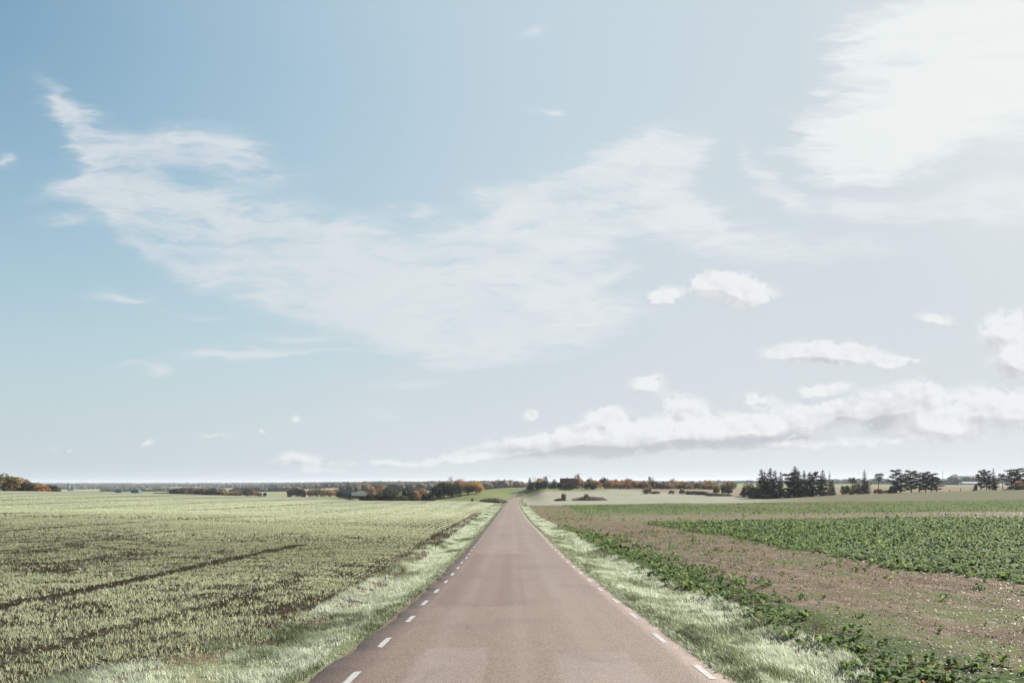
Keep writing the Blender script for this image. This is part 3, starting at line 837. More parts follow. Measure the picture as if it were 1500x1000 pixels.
tag(obj('winter_wheat', wb_.mesh('winter_wheat', wheat_mat)), 'young pale green wheat growing in drilled rows on the left field', 'crop', kind='stuff')

# --- broad leaves
def leaves(P, az, length, width, rise, tint, seg=2):
    """broad leaf: stalk end, two wide stations, tip"""
    N = len(P); cx_, sx_ = np.cos(az), np.sin(az)
    st = ((0, .12, 0), (.35, .9, .55), (.72, 1.0, .9), (1.0, .15, .75)) if seg == 2 else ((0, .3, 0), (.6, 1.0, .9), (1.0, .2, .8))
    vs = []
    for f, wf, zf in st:
        for sg in (-1, 1):
            r = length * f; o = sg * width * wf * .5
            vs.append(np.stack((P[:, 0] + cx_ * r - sx_ * o, P[:, 1] + sx_ * r + cx_ * o, P[:, 2] + rise * zf + np.abs(o) * .25), -1))
    k = len(vs)
    V = np.stack(vs, 1).reshape(-1, 3)
    fr = []
    for i in range(len(st) - 1): fr += [2 * i, 2 * i + 1, 2 * i + 3, 2 * i + 2]
    F = (np.arange(N)[:, None] * k + np.array(fr)).ravel()
    return V, F, np.full(N * (len(st) - 1), 4), np.repeat(tint, k)

bb_ = Batch()
def beets(x, y, nl, size, seg, yellow=.012):
    N0 = len(x)
    x = np.repeat(x, nl); y = np.repeat(y, nl); N = len(x)
    sz = np.repeat(size * rng.uniform(.6, 1.3, N0), nl)
    ln = sz * rng.uniform(.7, 1.2, N)
    P = ground_pts(x + rng.normal(0, .02, N), y + rng.normal(0, .02, N)); P[:, 2] += .005
    tint = np.clip(np.repeat(rng.uniform(.25, .65, N0), nl) + rng.normal(0, .18, N), 0, .9)
    tint = np.where(rng.uniform(0, 1, N) < yellow, rng.uniform(.93, 1, N), tint)
    bb_.add(leaves(P, rng.uniform(0, 2 * pi, N), ln, ln * rng.uniform(.38, .6, N), ln * rng.uniform(.3, 1.25, N), tint, seg))
def pick(x, y, prob):
    k = rng.uniform(0, 1, len(x)) < prob
    return x[k], y[k]
# the ragged row beside the verge
def rowfun(y0, y1, dens, nl, size, seg):
    x, y = scatter(lambda y: BR(y) + .1, lambda y: BR(y) + 3.4, y0, y1, dens)
    off_ = x - BR(y)
    c = .95 + .5 * np.sin(y * .21 + 1) + 0 * x
    pr = np.exp(-((off_ - c) / .95) ** 2) * (.05 + 1.0 * sstep(fbm(x * .8, y * .55, 71, 3), .38, .58)) + .16 * sstep(fbm(x * .5, y * .5, 72, 3), .48, .62)
    pr *= (1 - .75 * sstep(y, 52, 75))
    x, y = pick(x, y, pr)
    beets(x, y, nl, size, seg, .008)
rowfun(7, 20, 30, 8, .125, 2); rowfun(20, 40, 24, 7, .15, 2); rowfun(40, 85, 16, 6, .22, 1)
# the wide green band
def band(y0, y1, dens, nl, size, seg):
    x, y = scatter(lambda y: 15.5 + 0 * y, lambda y: np.maximum(VR(y), 16), y0, y1, dens)
    e = (fbm(x * .12, y * .12, 73, 4) - .5) * 5
    d = sstep(x + e, 17.0, 18.6) * (1 - sstep(y + e * 2, 88, 98)) * sstep(y, 20, 24)
    hole = sstep(fbm(x * .09, y * .05, 74, 4), .30, .42)
    x, y = pick(x, y, d * (.25 + .75 * hole))
    beets(x, y, nl, size, seg, .004)
band(22, 40, 18, 8, .18, 2); band(40, 65, 13, 6, .20, 1); band(65, 100, 8, 5, .25, 1)
# thin beets further off
x, y = scatter(lambda y: 10 + .035 * y, lambda y: VR(y), 128, 262, 1.1)
x, y = pick(x, y, sstep(fbm(x * .05, y * .03, 75, 4), .34, .5))
beets(x, y, 3, .25, 1, 0)
# scattered volunteers across the stubble
x, y = scatter(lambda y: BR(y) + 2.5, lambda y: np.minimum(VR(y), 19), 8, 70, 2.2)
x, y = pick(x, y, .05 + .9 * sstep(fbm(x * .33, y * .2, 76, 4), .49, .62))
beets(x, y, 6, .14, 2, .03)
x, y = scatter(lambda y: BR(y) + 1, lambda y: VR(y), 98, 240, .25)
x, y = pick(x, y, sstep(fbm(x * .08, y * .05, 77, 3), .45, .6))
beets(x, y, 3, .3, 1, 0)
tag(obj('beet_leaves', bb_.mesh('beet_leaves', beet_mat)), 'dark green broad leaved beets in a ragged row and a wide band on the right field', 'crop', kind='stuff')

# --- stubble: stalks, straw flecks and dry weeds
sb = Batch()
def flecks(x0f, x1f, y0, y1, dens, size):
    x, y = scatter(x0f, x1f, y0, y1, dens)
    N = len(x); P = ground_pts(x, y); P[:, 2] += .012
    tint = np.clip(rng.beta(1.2, 1.7, N), 0, 1)
    l = size * rng.uniform(.5, 1.8, N)
    sb.add(leaves(P, rng.uniform(0, 2 * pi, N), l, l * rng.uniform(.12, .5, N), l * rng.uniform(-.05, .5, N), tint, 1))
RX = lambda y: np.minimum(VR(y), 20.0)
for y0, y1, dn, sz in ((7, 16, 90, .038), (16, 30, 40, .050), (30, 60, 14, .08), (60, 125, 5, .13)):
    flecks(lambda y: BR(y) - .1, RX if y1 < 100 else VR, y0, y1, dn, sz)
flecks(lambda y: BL(y) - 1.2, lambda y: BL(y) + .3, 8, 30, 70, .05)
flecks(lambda y: VL(y), lambda y: BL(y) - .5, 8, 24, 14, .04)
def stalks(x0f, x1f, y0, y1, dens, h, wd, lo=.1, hi=.7, seed=81):
    x, y = scatter(x0f, x1f, y0, y1, dens)
    x, y = pick(x, y, .1 + .9 * sstep(fbm(x * .8, y * .5, seed, 3), .4, .6))
    N = len(x)
    sb.add(blades(ground_pts(x, y), h * rng.uniform(.4, 1.3, N), wd * rng.uniform(.7, 1.3, N), rng.uniform(.1, .8, N), rng.uniform(0, 2 * pi, N), rng.uniform(-1, 1, N), rng.uniform(lo, hi, N), 1))
stalks(lambda y: BR(y) - .2, lambda y: BR(y) + 1.6, 8, 22, 190, .17, .007)
stalks(lambda y: BR(y) + 1.0, RX, 8, 22, 60, .09, .009)
stalks(lambda y: BR(y) - .2, RX, 22, 45, 28, .11, .018)
stalks(lambda y: BR(y) - .2, RX, 45, 85, 8, .14, .035)
# rusty dead weeds at the edge of the wheat
stalks(lambda y: BL(y) - .7, lambda y: BL(y) + .35, 9, 26, 150, .15, .010, .05, .6, 85)
stalks(lambda y: BL(y) - .8, lambda y: BL(y) + .4, 26, 60, 75, .26, .022, 0, .5, 86)
stalks(lambda y: BL(y) - 1.0, lambda y: BL(y) + .5, 45, 150, 26, .36, .06, 0, .6, 86)
tag(obj('straw_and_weeds', sb.mesh('straw_and_weeds', straw_mat)), 'dry straw, brown weeds and stubble lying on the brown soil', 'straw', kind='stuff')
# clods and small stones
cb = Batch()
def clods(x, y, r):
    N = len(x); P = ground_pts(x, y)
    az = rng.uniform(0, 2 * pi, N); vs = []
    for k in range(4):
        rr = r * rng.uniform(.7, 1.2, N)
        vs.append(np.stack((P[:, 0] + rr * np.cos(az + k * pi / 2), P[:, 1] + rr * np.sin(az + k * pi / 2), P[:, 2] - .01 + 0 * rr), -1))
    vs.append(np.stack((P[:, 0] + r * rng.uniform(-.2, .2, N), P[:, 1], P[:, 2] + r * rng.uniform(.5, .9, N)), -1))
    V = np.stack(vs, 1).reshape(-1, 3)
    F = (np.arange(N)[:, None] * 5 + np.array([0, 1, 4, 1, 2, 4, 2, 3, 4, 3, 0, 4])).ravel()
    cb.add((V, F, np.full(N * 4, 3), np.repeat(rng.uniform(0, 1, N), 5)))
x, y = scatter(VL, lambda y: BL(y), 7.5, 24, 26); clods(x, y, rng.uniform(.012, .045, len(x)))
x, y = scatter(VL, lambda y: BL(y), 24, 50, 5); clods(x, y, rng.uniform(.03, .08, len(x)))
x, y = scatter(BR, RX, 7.5, 24, 24); clods(x, y, rng.uniform(.012, .045, len(x)))
x, y = scatter(BR, RX, 24, 50, 5); clods(x, y, rng.uniform(.03, .08, len(x)))
x, y = scatter(lambda y: EL(y) - .12, lambda y: EL(y) + .22, 8, 40, 60); clods(x, y, rng.uniform(.008, .025, len(x)))
clod_mat = leaf_mat('clods', [(0, (.035, .027, .02)), (.6, (.11, .085, .065)), (.9, (.26, .22, .18)), (1, (.5, .47, .42))], trans=0, rough=.9, spec=.2)
tag(obj('soil_clods', cb.mesh('soil_clods', clod_mat)), 'small dark clods and stones strewn over the ploughed soil', 'soil', kind='stuff')

# ================================================================== trees
def leafcloud(centres, sizes, tints, rs, flat=0.0):
    """random little leaf-clump quads (bent in two triangles) at the given centres"""
    N = len(centres)
    a = rs.normal(size=(N, 3)); a[:, 2] *= (1 - flat)
    a /= np.linalg.norm(a, axis=1)[:, None] + 1e-9
    b = rs.normal(size=(N, 3)); b -= (b * a).sum(1)[:, None] * a
    b /= np.linalg.norm(b, axis=1)[:, None] + 1e-9
    s = sizes[:, None]
    n = np.cross(a, b) * s * .35
    V = np.stack((centres - a * s, centres - b * s * .7 + n, centres + a * s, centres + b * s * .7 + n * .2), 1).reshape(-1, 3)
    F = (np.arange(N)[:, None] * 4 + np.array([0, 1, 2, 0, 2, 3])).ravel()
    return V, F, np.full(2 * N, 3), np.repeat(tints, 4)

def tube(pts, rad, n=5):
    V = []; F = []
    pts = [np.array(p, float) for p in pts]
    for i, p in enumerate(pts):
        d = pts[min(i + 1, len(pts) - 1)] - pts[max(i - 1, 0)]
        d /= np.linalg.norm(d) + 1e-9
        u_ = np.cross(d, [0.31, .9, .2]); u_ /= np.linalg.norm(u_) + 1e-9
        w_ = np.cross(d, u_)
        for k in range(n):
            an = 2 * pi * k / n
            V.append(p + (u_ * cos(an) + w_ * sin(an)) * rad[i])
    for i in range(len(pts) - 1):
        for k in range(n):
            a = i * n + k; b = i * n + (k + 1) % n
            F.append((a, b, b + n, a + n))
    return V, F

class Tubes:
    def __init__(self): self.V = []; self.F = []
    def add(self, pts, rad, n=5):
        V, F = tube(pts, rad, n); b = len(self.V)
        self.V += [tuple(v) for v in V]; self.F += [tuple(i + b for i in f) for f in F]
    def mesh(self, name, mat):
        me = bpy.data.meshes.new(name); me.from_pydata(self.V, [], self.F); me.materials.append(mat)
        for p in me.polygons: p.use_smooth = True
        return me

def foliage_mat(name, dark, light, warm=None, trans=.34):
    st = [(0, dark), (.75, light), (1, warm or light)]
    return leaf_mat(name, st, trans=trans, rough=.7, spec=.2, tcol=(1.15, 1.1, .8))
FM = {
 'dark':   foliage_mat('dark_evergreen', (.006, .010, .007), (.017, .023, .015), (.036, .040, .024), trans=.12),
 'pine':   foliage_mat('pine_needles', (.012, .017, .011), (.038, .042, .026), (.11, .085, .05), trans=.18),
 'green':  foliage_mat('late_green_leaves', (.035, .044, .022), (.125, .130, .072), (.17, .16, .08)),
 'deep':   foliage_mat('deep_green_leaves', (.018, .025, .016), (.052, .060, .036), (.10, .10, .055), trans=.25),
 'olive':  foliage_mat('olive_leaves', (.10, .092, .048), (.24, .20, .11), (.36, .27, .14)),
 'gold':   foliage_mat('golden_leaves', (.26, .16, .07), (.52, .33, .14), (.66, .44, .20)),
 'orange': foliage_mat('orange_leaves', (.28, .145, .070), (.54, .28, .13), (.66, .38, .19)),
 'rust':   foliage_mat('rusty_leaves', (.21, .13, .080), (.40, .25, .15), (.50, .33, .20)),
 'brown':  foliage_mat('brown_twigs', (.085, .066, .050), (.17, .135, .10), (.24, .18, .13)),
 'pale':   foliage_mat('pale_willow_leaves', (.14, .14, .085), (.27, .26, .17), (.35, .33, .22)),
 'red':    foliage_mat('dark_red_leaves', (.09, .030, .020), (.22, .060, .035), (.30, .10, .05)),
}
bark = plain_mat('grey_brown_bark', (.095, .075, .060), .95, 4)
bark_pale = plain_mat('pale_bark', (.26, .24, .21), .9, 5)

def broad_meshes(key, fol, seed, h=10.0, w=8.0, trunk=.10, n=1700, leaf=.30, bare=0.0, lean=0.0, mat_t=None, low=False):
    """unit deciduous tree or bush of height h and crown width w, standing at the origin"""
    rs = np.random.default_rng(seed)
    z0 = 0.0 if low else h * trunk
    zc = h * .42 if low else z0 + (h - z0) * .46
    ra, rb = w * .5, (h - z0) * .5
    lobes = [(0, 0, zc, w * .30, rb * .55)]
    nl = 15
    for i in range(nl):
        an = i * 2.4 + rs.uniform(-.5, .5)
        cz = -0.75 + 1.62 * (i + .5) / nl + rs.uniform(-.1, .1)
        hr = math.sqrt(max(0.05, 1 - min(.97, abs(cz)) ** 2)) if cz > 0 else (1 - .28 * abs(cz) if not low else 1.0)
        k = rs.uniform(.60, .80) * rs.uniform(.9, 1.08)
        r0 = w * rs.uniform(.15, .23)
        lobes.append((ra * hr * k * cos(an) + lean * max(cz, 0), ra * hr * k * sin(an), max(zc + rb * cz * .80, r0 * .5), r0, r0 * rs.uniform(.7, .95) * min(1.5, h / w * 1.1)))
    C = []; Tn = []
    per = int(n / len(lobes))
    for (lx, ly, lz, r1, r2) in lobes:
        d = rs.normal(size=(per, 3)); d /= np.linalg.norm(d, axis=1)[:, None]
        rad = rs.uniform(.30, 1.10, per) ** .55
        c = np.array([lx, ly, lz]) + d * rad[:, None] * np.array([r1, r1, r2])
        base = rs.uniform(.15, .75)
        C.append(c); Tn.append(np.clip(base + rs.normal(0, .18, per), 0, 1))
    C = np.concatenate(C); Tn = np.concatenate(Tn)
    C[:, 2] = np.maximum(C[:, 2], .06 + rs.uniform(0, .2, len(C)))
    nn = fbm(C[:, 0] * 1.1 + 40 + C[:, 2] * .7, C[:, 1] * 1.1 + 40 + C[:, 2] * .9, seed, 3)
    k = (nn > .30 + bare * .26)
    C, Tn = C[k], Tn[k]
    C[:, 2] *= h / np.percentile(C[:, 2], 99.7)
    V, F, L, T = leafcloud(C, leaf * rs.uniform(.6, 1.25, len(C)), Tn, rs)
    crown = mesh_np(key + '_crown', V, F, L, FM[fol], {'tint': T})
    tb = Tubes()
    tr = h * (.020 if not low else .012)
    topz = h * .62
    tb.add([(0, 0, -.6), (rs.uniform(-.1, .1), 0, h * .15), (lean * .3, .1, h * .4), (lean * .6, 0, topz)], [tr * 1.4, tr, tr * .7, tr * .25], 6)
    for (lx, ly, lz, r1, r2) in lobes[1:]:
        z1 = min(max(lz * .45, h * .08), h * .5)
        tb.add([(0, 0, z1), (lx * .45, ly * .45, z1 + (lz - z1) * .55), (lx, ly, lz)], [tr * .5, tr * .3, tr * .10], 4)
        if bare > 0:
            for q_ in range(3):
                e = rs.normal(size=3); e /= np.linalg.norm(e); e[2] = abs(e[2])
                tb.add([(lx, ly, lz), (lx + e[0] * r1, ly + e[1] * r1, lz + e[2] * r1 * 1.2)], [tr * .12, tr * .04], 3)
    return crown, tb.mesh(key + '_trunk', mat_t or bark)

def spruce_meshes(key, fol, seed, h=16.0, w=7.0, thin=0.0, n=3600, leaf=.34, ragged=1.0):
    rs = np.random.default_rng(seed)
    C = []; Tn = []
    tb = Tubes(); tr = h * .014
    tb.add([(0, 0, -.6), (0, 0, h * .5), (0, 0, h * .99)], [tr * 1.5, tr * .9, tr * .15], 6)
    z = h * .05
    whorls = []
    while z < h * .97:
        whorls.append(z); z += h * rs.uniform(.028, .05)
    for z in whorls:
        t = z / h
        R0 = w * .5 * ((1 - t) ** .62) * (.75 + .25 * min(1, t * 6)) + .12
        nb = 7 if t < .7 else 5
        for b in range(nb):
            if rs.uniform() < .10 + .25 * thin: continue
            an = 2 * pi * b / nb + rs.uniform(-.4, .4)
            ln = R0 * rs.uniform(1 - .45 * ragged, 1 + .18 * ragged)
            drop = ln * rs.uniform(.10, .42)
            ex, ey, ez = ln * cos(an), ln * sin(an), z - drop + ln * .10
            tb.add([(0, 0, z), (ex * .5, ey * .5, z - drop * .35), (ex, ey, ez)], [tr * .28, tr * .16, tr * .05], 3)
            m_ = max(3, int(n * ln / (len(whorls) * nb * w * .26)))
            f = rs.uniform(.12, 1.06, m_) ** .7
            c = np.stack((ex * f, ey * f, z + (ez - z) * f), -1) + rs.normal(size=(m_, 3)) * np.array([.22, .22, .16]) * (.6 + .5 * (1 - t))
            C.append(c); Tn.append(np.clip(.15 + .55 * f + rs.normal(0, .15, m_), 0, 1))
    m_ = int(10)
    c = np.stack((rs.normal(0, .06, m_), rs.normal(0, .06, m_), rs.uniform(h * .92, h * .995, m_)), -1); C.append(c); Tn.append(np.full(m_, .5))
    C = np.concatenate(C); Tn = np.concatenate(Tn)
    sz = leaf * rs.uniform(.55, 1.2, len(C)) * (1.1 - .62 * np.clip(C[:, 2] / h, 0, 1))
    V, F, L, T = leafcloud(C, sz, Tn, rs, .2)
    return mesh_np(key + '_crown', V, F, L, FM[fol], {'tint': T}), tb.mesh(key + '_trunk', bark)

def pine_meshes(key, fol, seed, h=13.0, w=7.0, clear=.35, n=1500, leaf=.34, lean=.6):
    rs = np.random.default_rng(seed)
    tb = Tubes(); tr = h * .020
    sp = [(0, 0, -.6), (lean * .2, 0, h * .3), (lean * .7, .2, h * .65), (lean, .1, h * .93)]
    tb.add(sp, [tr * 1.3, tr, tr * .7, tr * .25], 6)
    C = []; Tn = []
    nb = 17
    for i in range(nb):
        t = clear + (1 - clear) * (i + .4) / nb
        an = i * 2.4 + rs.uniform(-.5, .5)
        R0 = w * .5 * (.45 + .55 * math.sin(pi * min(1, .25 + (t - clear) / (1 - clear) * .72))) * rs.uniform(.6, 1.15)
        bx = lean * t
        ex, ey, ez = bx + R0 * cos(an), R0 * sin(an), h * t + R0 * rs.uniform(-.05, .28)
        tb.add([(bx, 0, h * (t - .04)), (bx + (ex - bx) * .55, ey * .55, h * t - .1), (ex, ey, ez)], [tr * .35, tr * .22, tr * .08], 4)
        m_ = int(n / nb)
        f = rs.uniform(.35, 1.1, m_)
        c = np.stack((bx + (ex - bx) * f, ey * f, h * t + (ez - h * t) * f), -1) + rs.normal(size=(m_, 3)) * np.array([.52, .52, .26]) * (w / 7)
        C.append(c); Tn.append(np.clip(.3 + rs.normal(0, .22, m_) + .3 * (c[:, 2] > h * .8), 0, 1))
    C = np.concatenate(C); Tn = np.concatenate(Tn)
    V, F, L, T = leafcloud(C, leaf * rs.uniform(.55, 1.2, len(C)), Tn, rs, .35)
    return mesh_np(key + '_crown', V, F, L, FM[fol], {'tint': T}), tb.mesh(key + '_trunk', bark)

# unit trees, made once for each kind and seed; every tree below scales its own copy
_cache = {}
UNIT = {}
def unit(kind, fol, var):
    k = (kind, fol, var)
    if k in _cache: return _cache[k]
    sd_ = 100 + var * 13 + sum(map(ord, kind + fol))
    if kind == 'broad': r = broad_meshes('tree', fol, sd_, 10, 8, .04, 2300, .36); hw = (10, 8)
    elif kind == 'tall': r = broad_meshes('tree', fol, sd_, 12, 6.5, .08, 1900, .28, bare=.35); hw = (12, 6.5)
    elif kind == 'bare': r = broad_meshes('tree', fol, sd_, 12, 7, .15, 1500, .18, bare=.8); hw = (12, 7)
    elif kind == 'bush': r = broad_meshes('bush', fol, sd_, 5, 7, 0, 2000, .30, low=True); hw = (5, 7)
    elif kind == 'spruce': r = spruce_meshes('spruce', fol, sd_, 16, 7, .1); hw = (16, 7)
    elif kind == 'thin': r = spruce_meshes('spruce', fol, sd_, 16, 6, .9, n=1100, ragged=1.3); hw = (16, 6)
    elif kind == 'poplar': r = broad_meshes('poplar', fol, sd_, 14, 4.2, .06, 1500, .26); hw = (14, 4.2)
    elif kind == 'pine': r = pine_meshes('pine', fol, sd_, 13, 7, .22); hw = (13, 7)
    elif kind == 'bigpine': r = pine_meshes('pine', fol, sd_, 16, 9, .12, n=2600, leaf=.38); hw = (16, 9)
    elif kind == 'stonepine': r = pine_meshes('pine', fol, sd_, 13, 6.5, .62, n=900, leaf=.32, lean=.9); hw = (13, 6.5)
    _cache[k] = (r, hw)
    return _cache[k]

NAMES = {'broad': ('broadleaf_tree', 'tree'), 'tall': ('broadleaf_tree', 'tree'), 'bare': ('half_bare_tree', 'tree'), 'bush': ('bush', 'bush'),
         'spruce': ('spruce_tree', 'tree'), 'thin': ('thin_spruce_tree', 'tree'), 'poplar': ('poplar_tree', 'tree'),
         'pine': ('pine_tree', 'tree'), 'bigpine': ('pine_tree', 'tree'), 'stonepine': ('pine_tree', 'tree')}
WIDER = {'broad': 1.42, 'bush': 1.22, 'tall': 1.15, 'spruce': 1.32, 'thin': 1.2, 'bigpine': 1.2, 'pine': 1.2}
TR = random.Random(11)
def plant(kind, fol, px, d, top, wpx, label, group=None, var=0, sink=0.0, rot=None):
    """a tree standing on the ground d metres ahead, its top and width as surveyed on the photograph"""
    (crown, trunk), (uh, uw) = unit(kind, fol, var)
    x, y, z = at(px, d)
    z -= sink
    ztop = CAM_Z + (708 - top) / 1000 * d
    h = max(ztop - z, .6)
    w = wpx / 1000 * d * WIDER.get(kind, 1.0)
    nm, cat = NAMES[kind]
    root = bpy.data.objects.new(nm, None); COL.objects.link(root)
    root.location = (x, y, z)
    root.rotation_euler = (0, 0, TR.uniform(0, 6.28) if rot is None else rot)
    root.scale = (w / uw, w / uw, h / uh)
    tag(root, label, cat, group)
    obj('crown', crown, root); obj('trunk', trunk, root)
    return root

# ---- left: autumn wood showing over the crest of the wheat field
G = 'autumn trees over the crest at the far left'
plant('broad','olive', -22, 415, 692, 34, 'large olive brown autumn tree cut by the left edge of the picture', G, 0)
plant('broad','olive', 5, 410, 694.5, 30, 'tallest bronze green autumn tree, at the far left beyond the wheat', G, 1)
plant('broad','gold', 22, 418, 699, 26, 'golden brown round tree right of the tallest tree at far left', G, 2)
plant('broad','deep', 38, 420, 704, 17, 'dark green round tree in the middle of the far left wood', G, 1)
plant('broad','olive', 50, 416, 706.5, 16, 'low olive tree left of the orange tree in the far left wood', G, 0)
plant('broad','orange', 62, 412, 710.5, 17, 'orange tree, lower than its dark neighbours in the far left wood', G, 0)
plant('broad','deep', 75, 418, 709.5, 13, 'small dark green tree near the right end of the far left wood', G, 0)
plant('bush','olive', 84, 412, 714, 10, 'low olive bush ending the far left wood on its right', G, 1)
plant('broad','green', -60, 420, 692, 40, 'green tree standing left of the picture edge', G, 2)

# ---- valley trees in the left distance
G = 'trees in the valley beyond the wheat field'
order = ['first','second','third','fourth','fifth','sixth','seventh','eighth','ninth','tenth','eleventh','twelfth','thirteenth','fourteenth',
         'fifteenth','sixteenth','seventeenth','eighteenth','nineteenth','twentieth','twenty-first','twenty-second','twenty-third','twenty-fourth','twenty-fifth','twenty-sixth','twenty-seventh','twenty-eighth']
CN = {'brown':'brown leafless','rust':'rusty brown','deep':'dark green','olive':'olive brown','gold':'golden','orange':'orange','green':'dull green','pale':'pale'}
def row(specs, d, where, group, base=0):
    for i, sp in enumerate(specs):
        px, top, w, fol = sp[:4]; kind = sp[4] if len(sp) > 4 else 'broad'
        dd = d + (i * 37 % 23) - 11
        what = {'bush': 'bush', 'poplar': 'narrow tree', 'tall': 'slender tree', 'bare': 'thin tree', 'spruce': 'spruce'}.get(kind, 'tree')
        plant(kind, fol, px, dd, top, w, f'{CN[fol]} {what}, {order[i + base]} in {where}', group, i % 3)
row([(254,716,9,'deep'),(261,715,8,'brown'),(269,713.5,9,'olive'),(277,713,11,'brown'),(286,714.5,8,'rust'),(293,716,10,'deep'),(300,714,9,'rust'),(307,716.5,7,'deep'),
     (313,715,8,'deep'),(320,718,11,'deep','bush'),(328,718,8,'rust'),(335,719,9,'gold'),(343,719,9,'rust'),(351,718,9,'olive'),(360,717.5,7,'deep'),(366,714,8,'brown'),(373,718,8,'rust'),(380,721,6,'brown'),(388,721,4,'deep')],
    810, 'the tree row in the valley behind the wheat', G)
row([(426,717,9,'deep'),(433,714.5,11,'deep'),(441,716,10,'deep'),(450,718,9,'rust'),(458,716,10,'rust'),(466,715,9,'olive'),(475,716,10,'rust'),(484,717,9,'gold'),(492,716,9,'rust'),(500,717,9,'deep')],
    790, 'the dark grove in mid valley', 'trees of the grove in mid valley')
row([(546,713,12,'rust'),(557,711.5,11,'orange'),(567,714,10,'deep'),(579,716,12,'green'),(558,718,13,'olive','bush')],
    640, 'the group behind the round bushes', 'autumn trees behind the round bushes')
plant('bush','deep', 236, 800, 721, 26, 'long low dark hedge left of the valley tree row', 'valley shrubs', 0)
plant('bush','brown', 512, 380, 730, 11, 'tiny brown bush alone on the wheat crest', None, 1)

# ---- round evergreen bushes on the crest
G = 'round dark bushes on the crest of the wheat field'
plant('bush','deep', 538, 345, 725.5, 21, 'dark round bush at the left end of the row on the wheat crest', G, 0)
plant('bush','deep', 553, 350, 724, 20, 'low dark bush, second from the left on the wheat crest', G, 1)
plant('bush','deep', 568, 345, 723.5, 22, 'largest dark round bush on the wheat crest', G, 2)
plant('bush','green', 587, 350, 725.5, 20, 'paler loose bush right of the largest round bush on the crest', G, 0)
plant('bush','deep', 604, 365, 726, 18, 'low dark bush under the two orange trees', G, 1)
plant('broad','deep', 597, 430, 714.5, 15, 'dark green round tree with one orange flank beside the bushes', None, 1)
plant('broad','orange', 607, 435, 718, 12, 'small orange tree right of the dark round tree', None, 2)
plant('broad','rust', 618, 445, 715, 14, 'rusty red round tree between orange tree and the grassy hill', None, 0)
plant('bush','deep', 628, 440, 722, 16, 'dark scrub at the foot of the grassy hill', None, 2)
# ---- clump on the left of the hill
G = 'clump of trees on the slope of the grassy hill'
plant('broad','deep', 640, 500, 712, 18, 'dark bush-like tree at the lower left of the hill clump', G, 0)
plant('broad','deep', 650, 505, 706, 18, 'dark green tree with broad crown in the hill clump', G, 2)
plant('bare','olive', 663, 512, 697, 22, 'tallest half bare tree of the clump on the hill', G, 1)
plant('broad','deep', 664, 500, 708, 20, 'very dark tree under the tallest half bare tree', G, 1)
plant('tall','orange', 675, 512, 700, 14, 'tall orange tree right of the half bare tree on the hill', G, 1)
plant('broad','olive', 685, 515, 707, 12, 'low olive tree between orange and golden trees on the hill', G, 0)
plant('broad','gold', 697, 520, 705, 17, 'round golden brown tree at the right end of the hill clump', G, 1)
plant('bare','brown', 719, 640, 705, 14, 'grey leafless tree peeping over the grassy hill', None, 0)
plant('bare','brown', 734, 760, 708, 12, 'faint leafless tree right of the grey one behind the hill', None, 2)

# ---- dark scrub beside the road crest
G = 'low scrub banks on the pale fields'
def bank(name, px0, px1, d, top0, label, fol, extra, n=900):
    """a low mound of dead scrub: bumpy earth with twigs and leaves on it"""
    rs = np.random.default_rng(int(px0))
    x0, y0, z0 = at(px0, d); x1, _, z1 = at(px1, d)
    cx_, cz_ = (x0 + x1) / 2, (z0 + z1) / 2
    hw = (x1 - x0) / 2
    root = bpy.data.objects.new(name, None); COL.objects.link(root); root.location = (cx_, d, cz_)
    hh = CAM_Z + (708 - top0) / 1000 * d - cz_
    nu, nv = 28, 10
    V = []; F = []
    for j in range(nv + 1):
        for i in range(nu + 1):
            a = -1 + 2 * i / nu; b = -1 + 2 * j / nv
            r = max(0, 1 - a * a) ** .7 * max(0, 1 - b * b) ** .8
            nzv = .7 + .6 * float(fbm(np.array([a * 5 + px0]), np.array([b * 2.0]), 3, 3)[0])
            xx = cx_ + a * hw; yy_ = d + b * 5
            V.append((a * hw, b * 5.0, float(H(np.array([xx]), np.array([yy_]))[0]) - cz_ - .05 + hh * .75 * r * nzv))
    for j in range(nv):
        for i in range(nu):
            k = j * (nu + 1) + i; F.append((k, k + 1, k + nu + 2, k + nu + 1))
    me = bpy.data.meshes.new('mound'); me.from_pydata(V, [], F); me.materials.append(dirt)
    for p in me.polygons: p.use_smooth = True
    obj('mound', me, root)
    a = rs.uniform(-1, 1, n); b = rs.uniform(-1, 1, n)
    r = np.maximum(0, 1 - a * a) ** .7 * np.maximum(0, 1 - b * b) ** .8
    nzv = .7 + .6 * fbm(a * 5 + px0, b * 2.0, 3, 3)
    zz_ = H(cx_ + a * hw, d + b * 5) - cz_ + hh * .75 * r * nzv + rs.uniform(0, .5, n) * hh * .5
    C = np.stack((a * hw, b * 5, zz_), -1)
    Vv, Ff, L, T = leafcloud(C, rs.uniform(.10, .28, n), rs.uniform(0, 1, n), rs)
    tag(obj('scrub', mesh_np('scrub', Vv, Ff, L, FM[fol], {'tint': T}), root), kind='stuff')
    tag(root, label, 'scrub', G)
    return root
dirt = plain_mat('dark_earth', (.035, .026, .018), .95, 1.0, .4)
bank('scrub_bank', 702, 743, 328, 728.6, 'long dark bank of scrub just left of the road crest', 'dark', 0, 500)
plant('bush','pale', 692, 302, 729.2, 4, 'tiny pale shrub at the left end of the long dark bank', None, 0)
bank('scrub_bank', 812, 829, 322, 729.8, 'short dark mound under the single roundish shrub', 'deep', 0, 500)
plant('broad','olive', 825.5, 322, 722, 6, 'upright olive shrub on the short dark mound right of the road', None, 1)
bank('scrub_bank', 838, 888, 322, 726.6, 'long reddish brown overgrown mound in the pale field', 'brown', 0)
plant('bush','pale', 859, 322, 723, 7, 'small pale shrub on top of the reddish brown mound', None, 0)

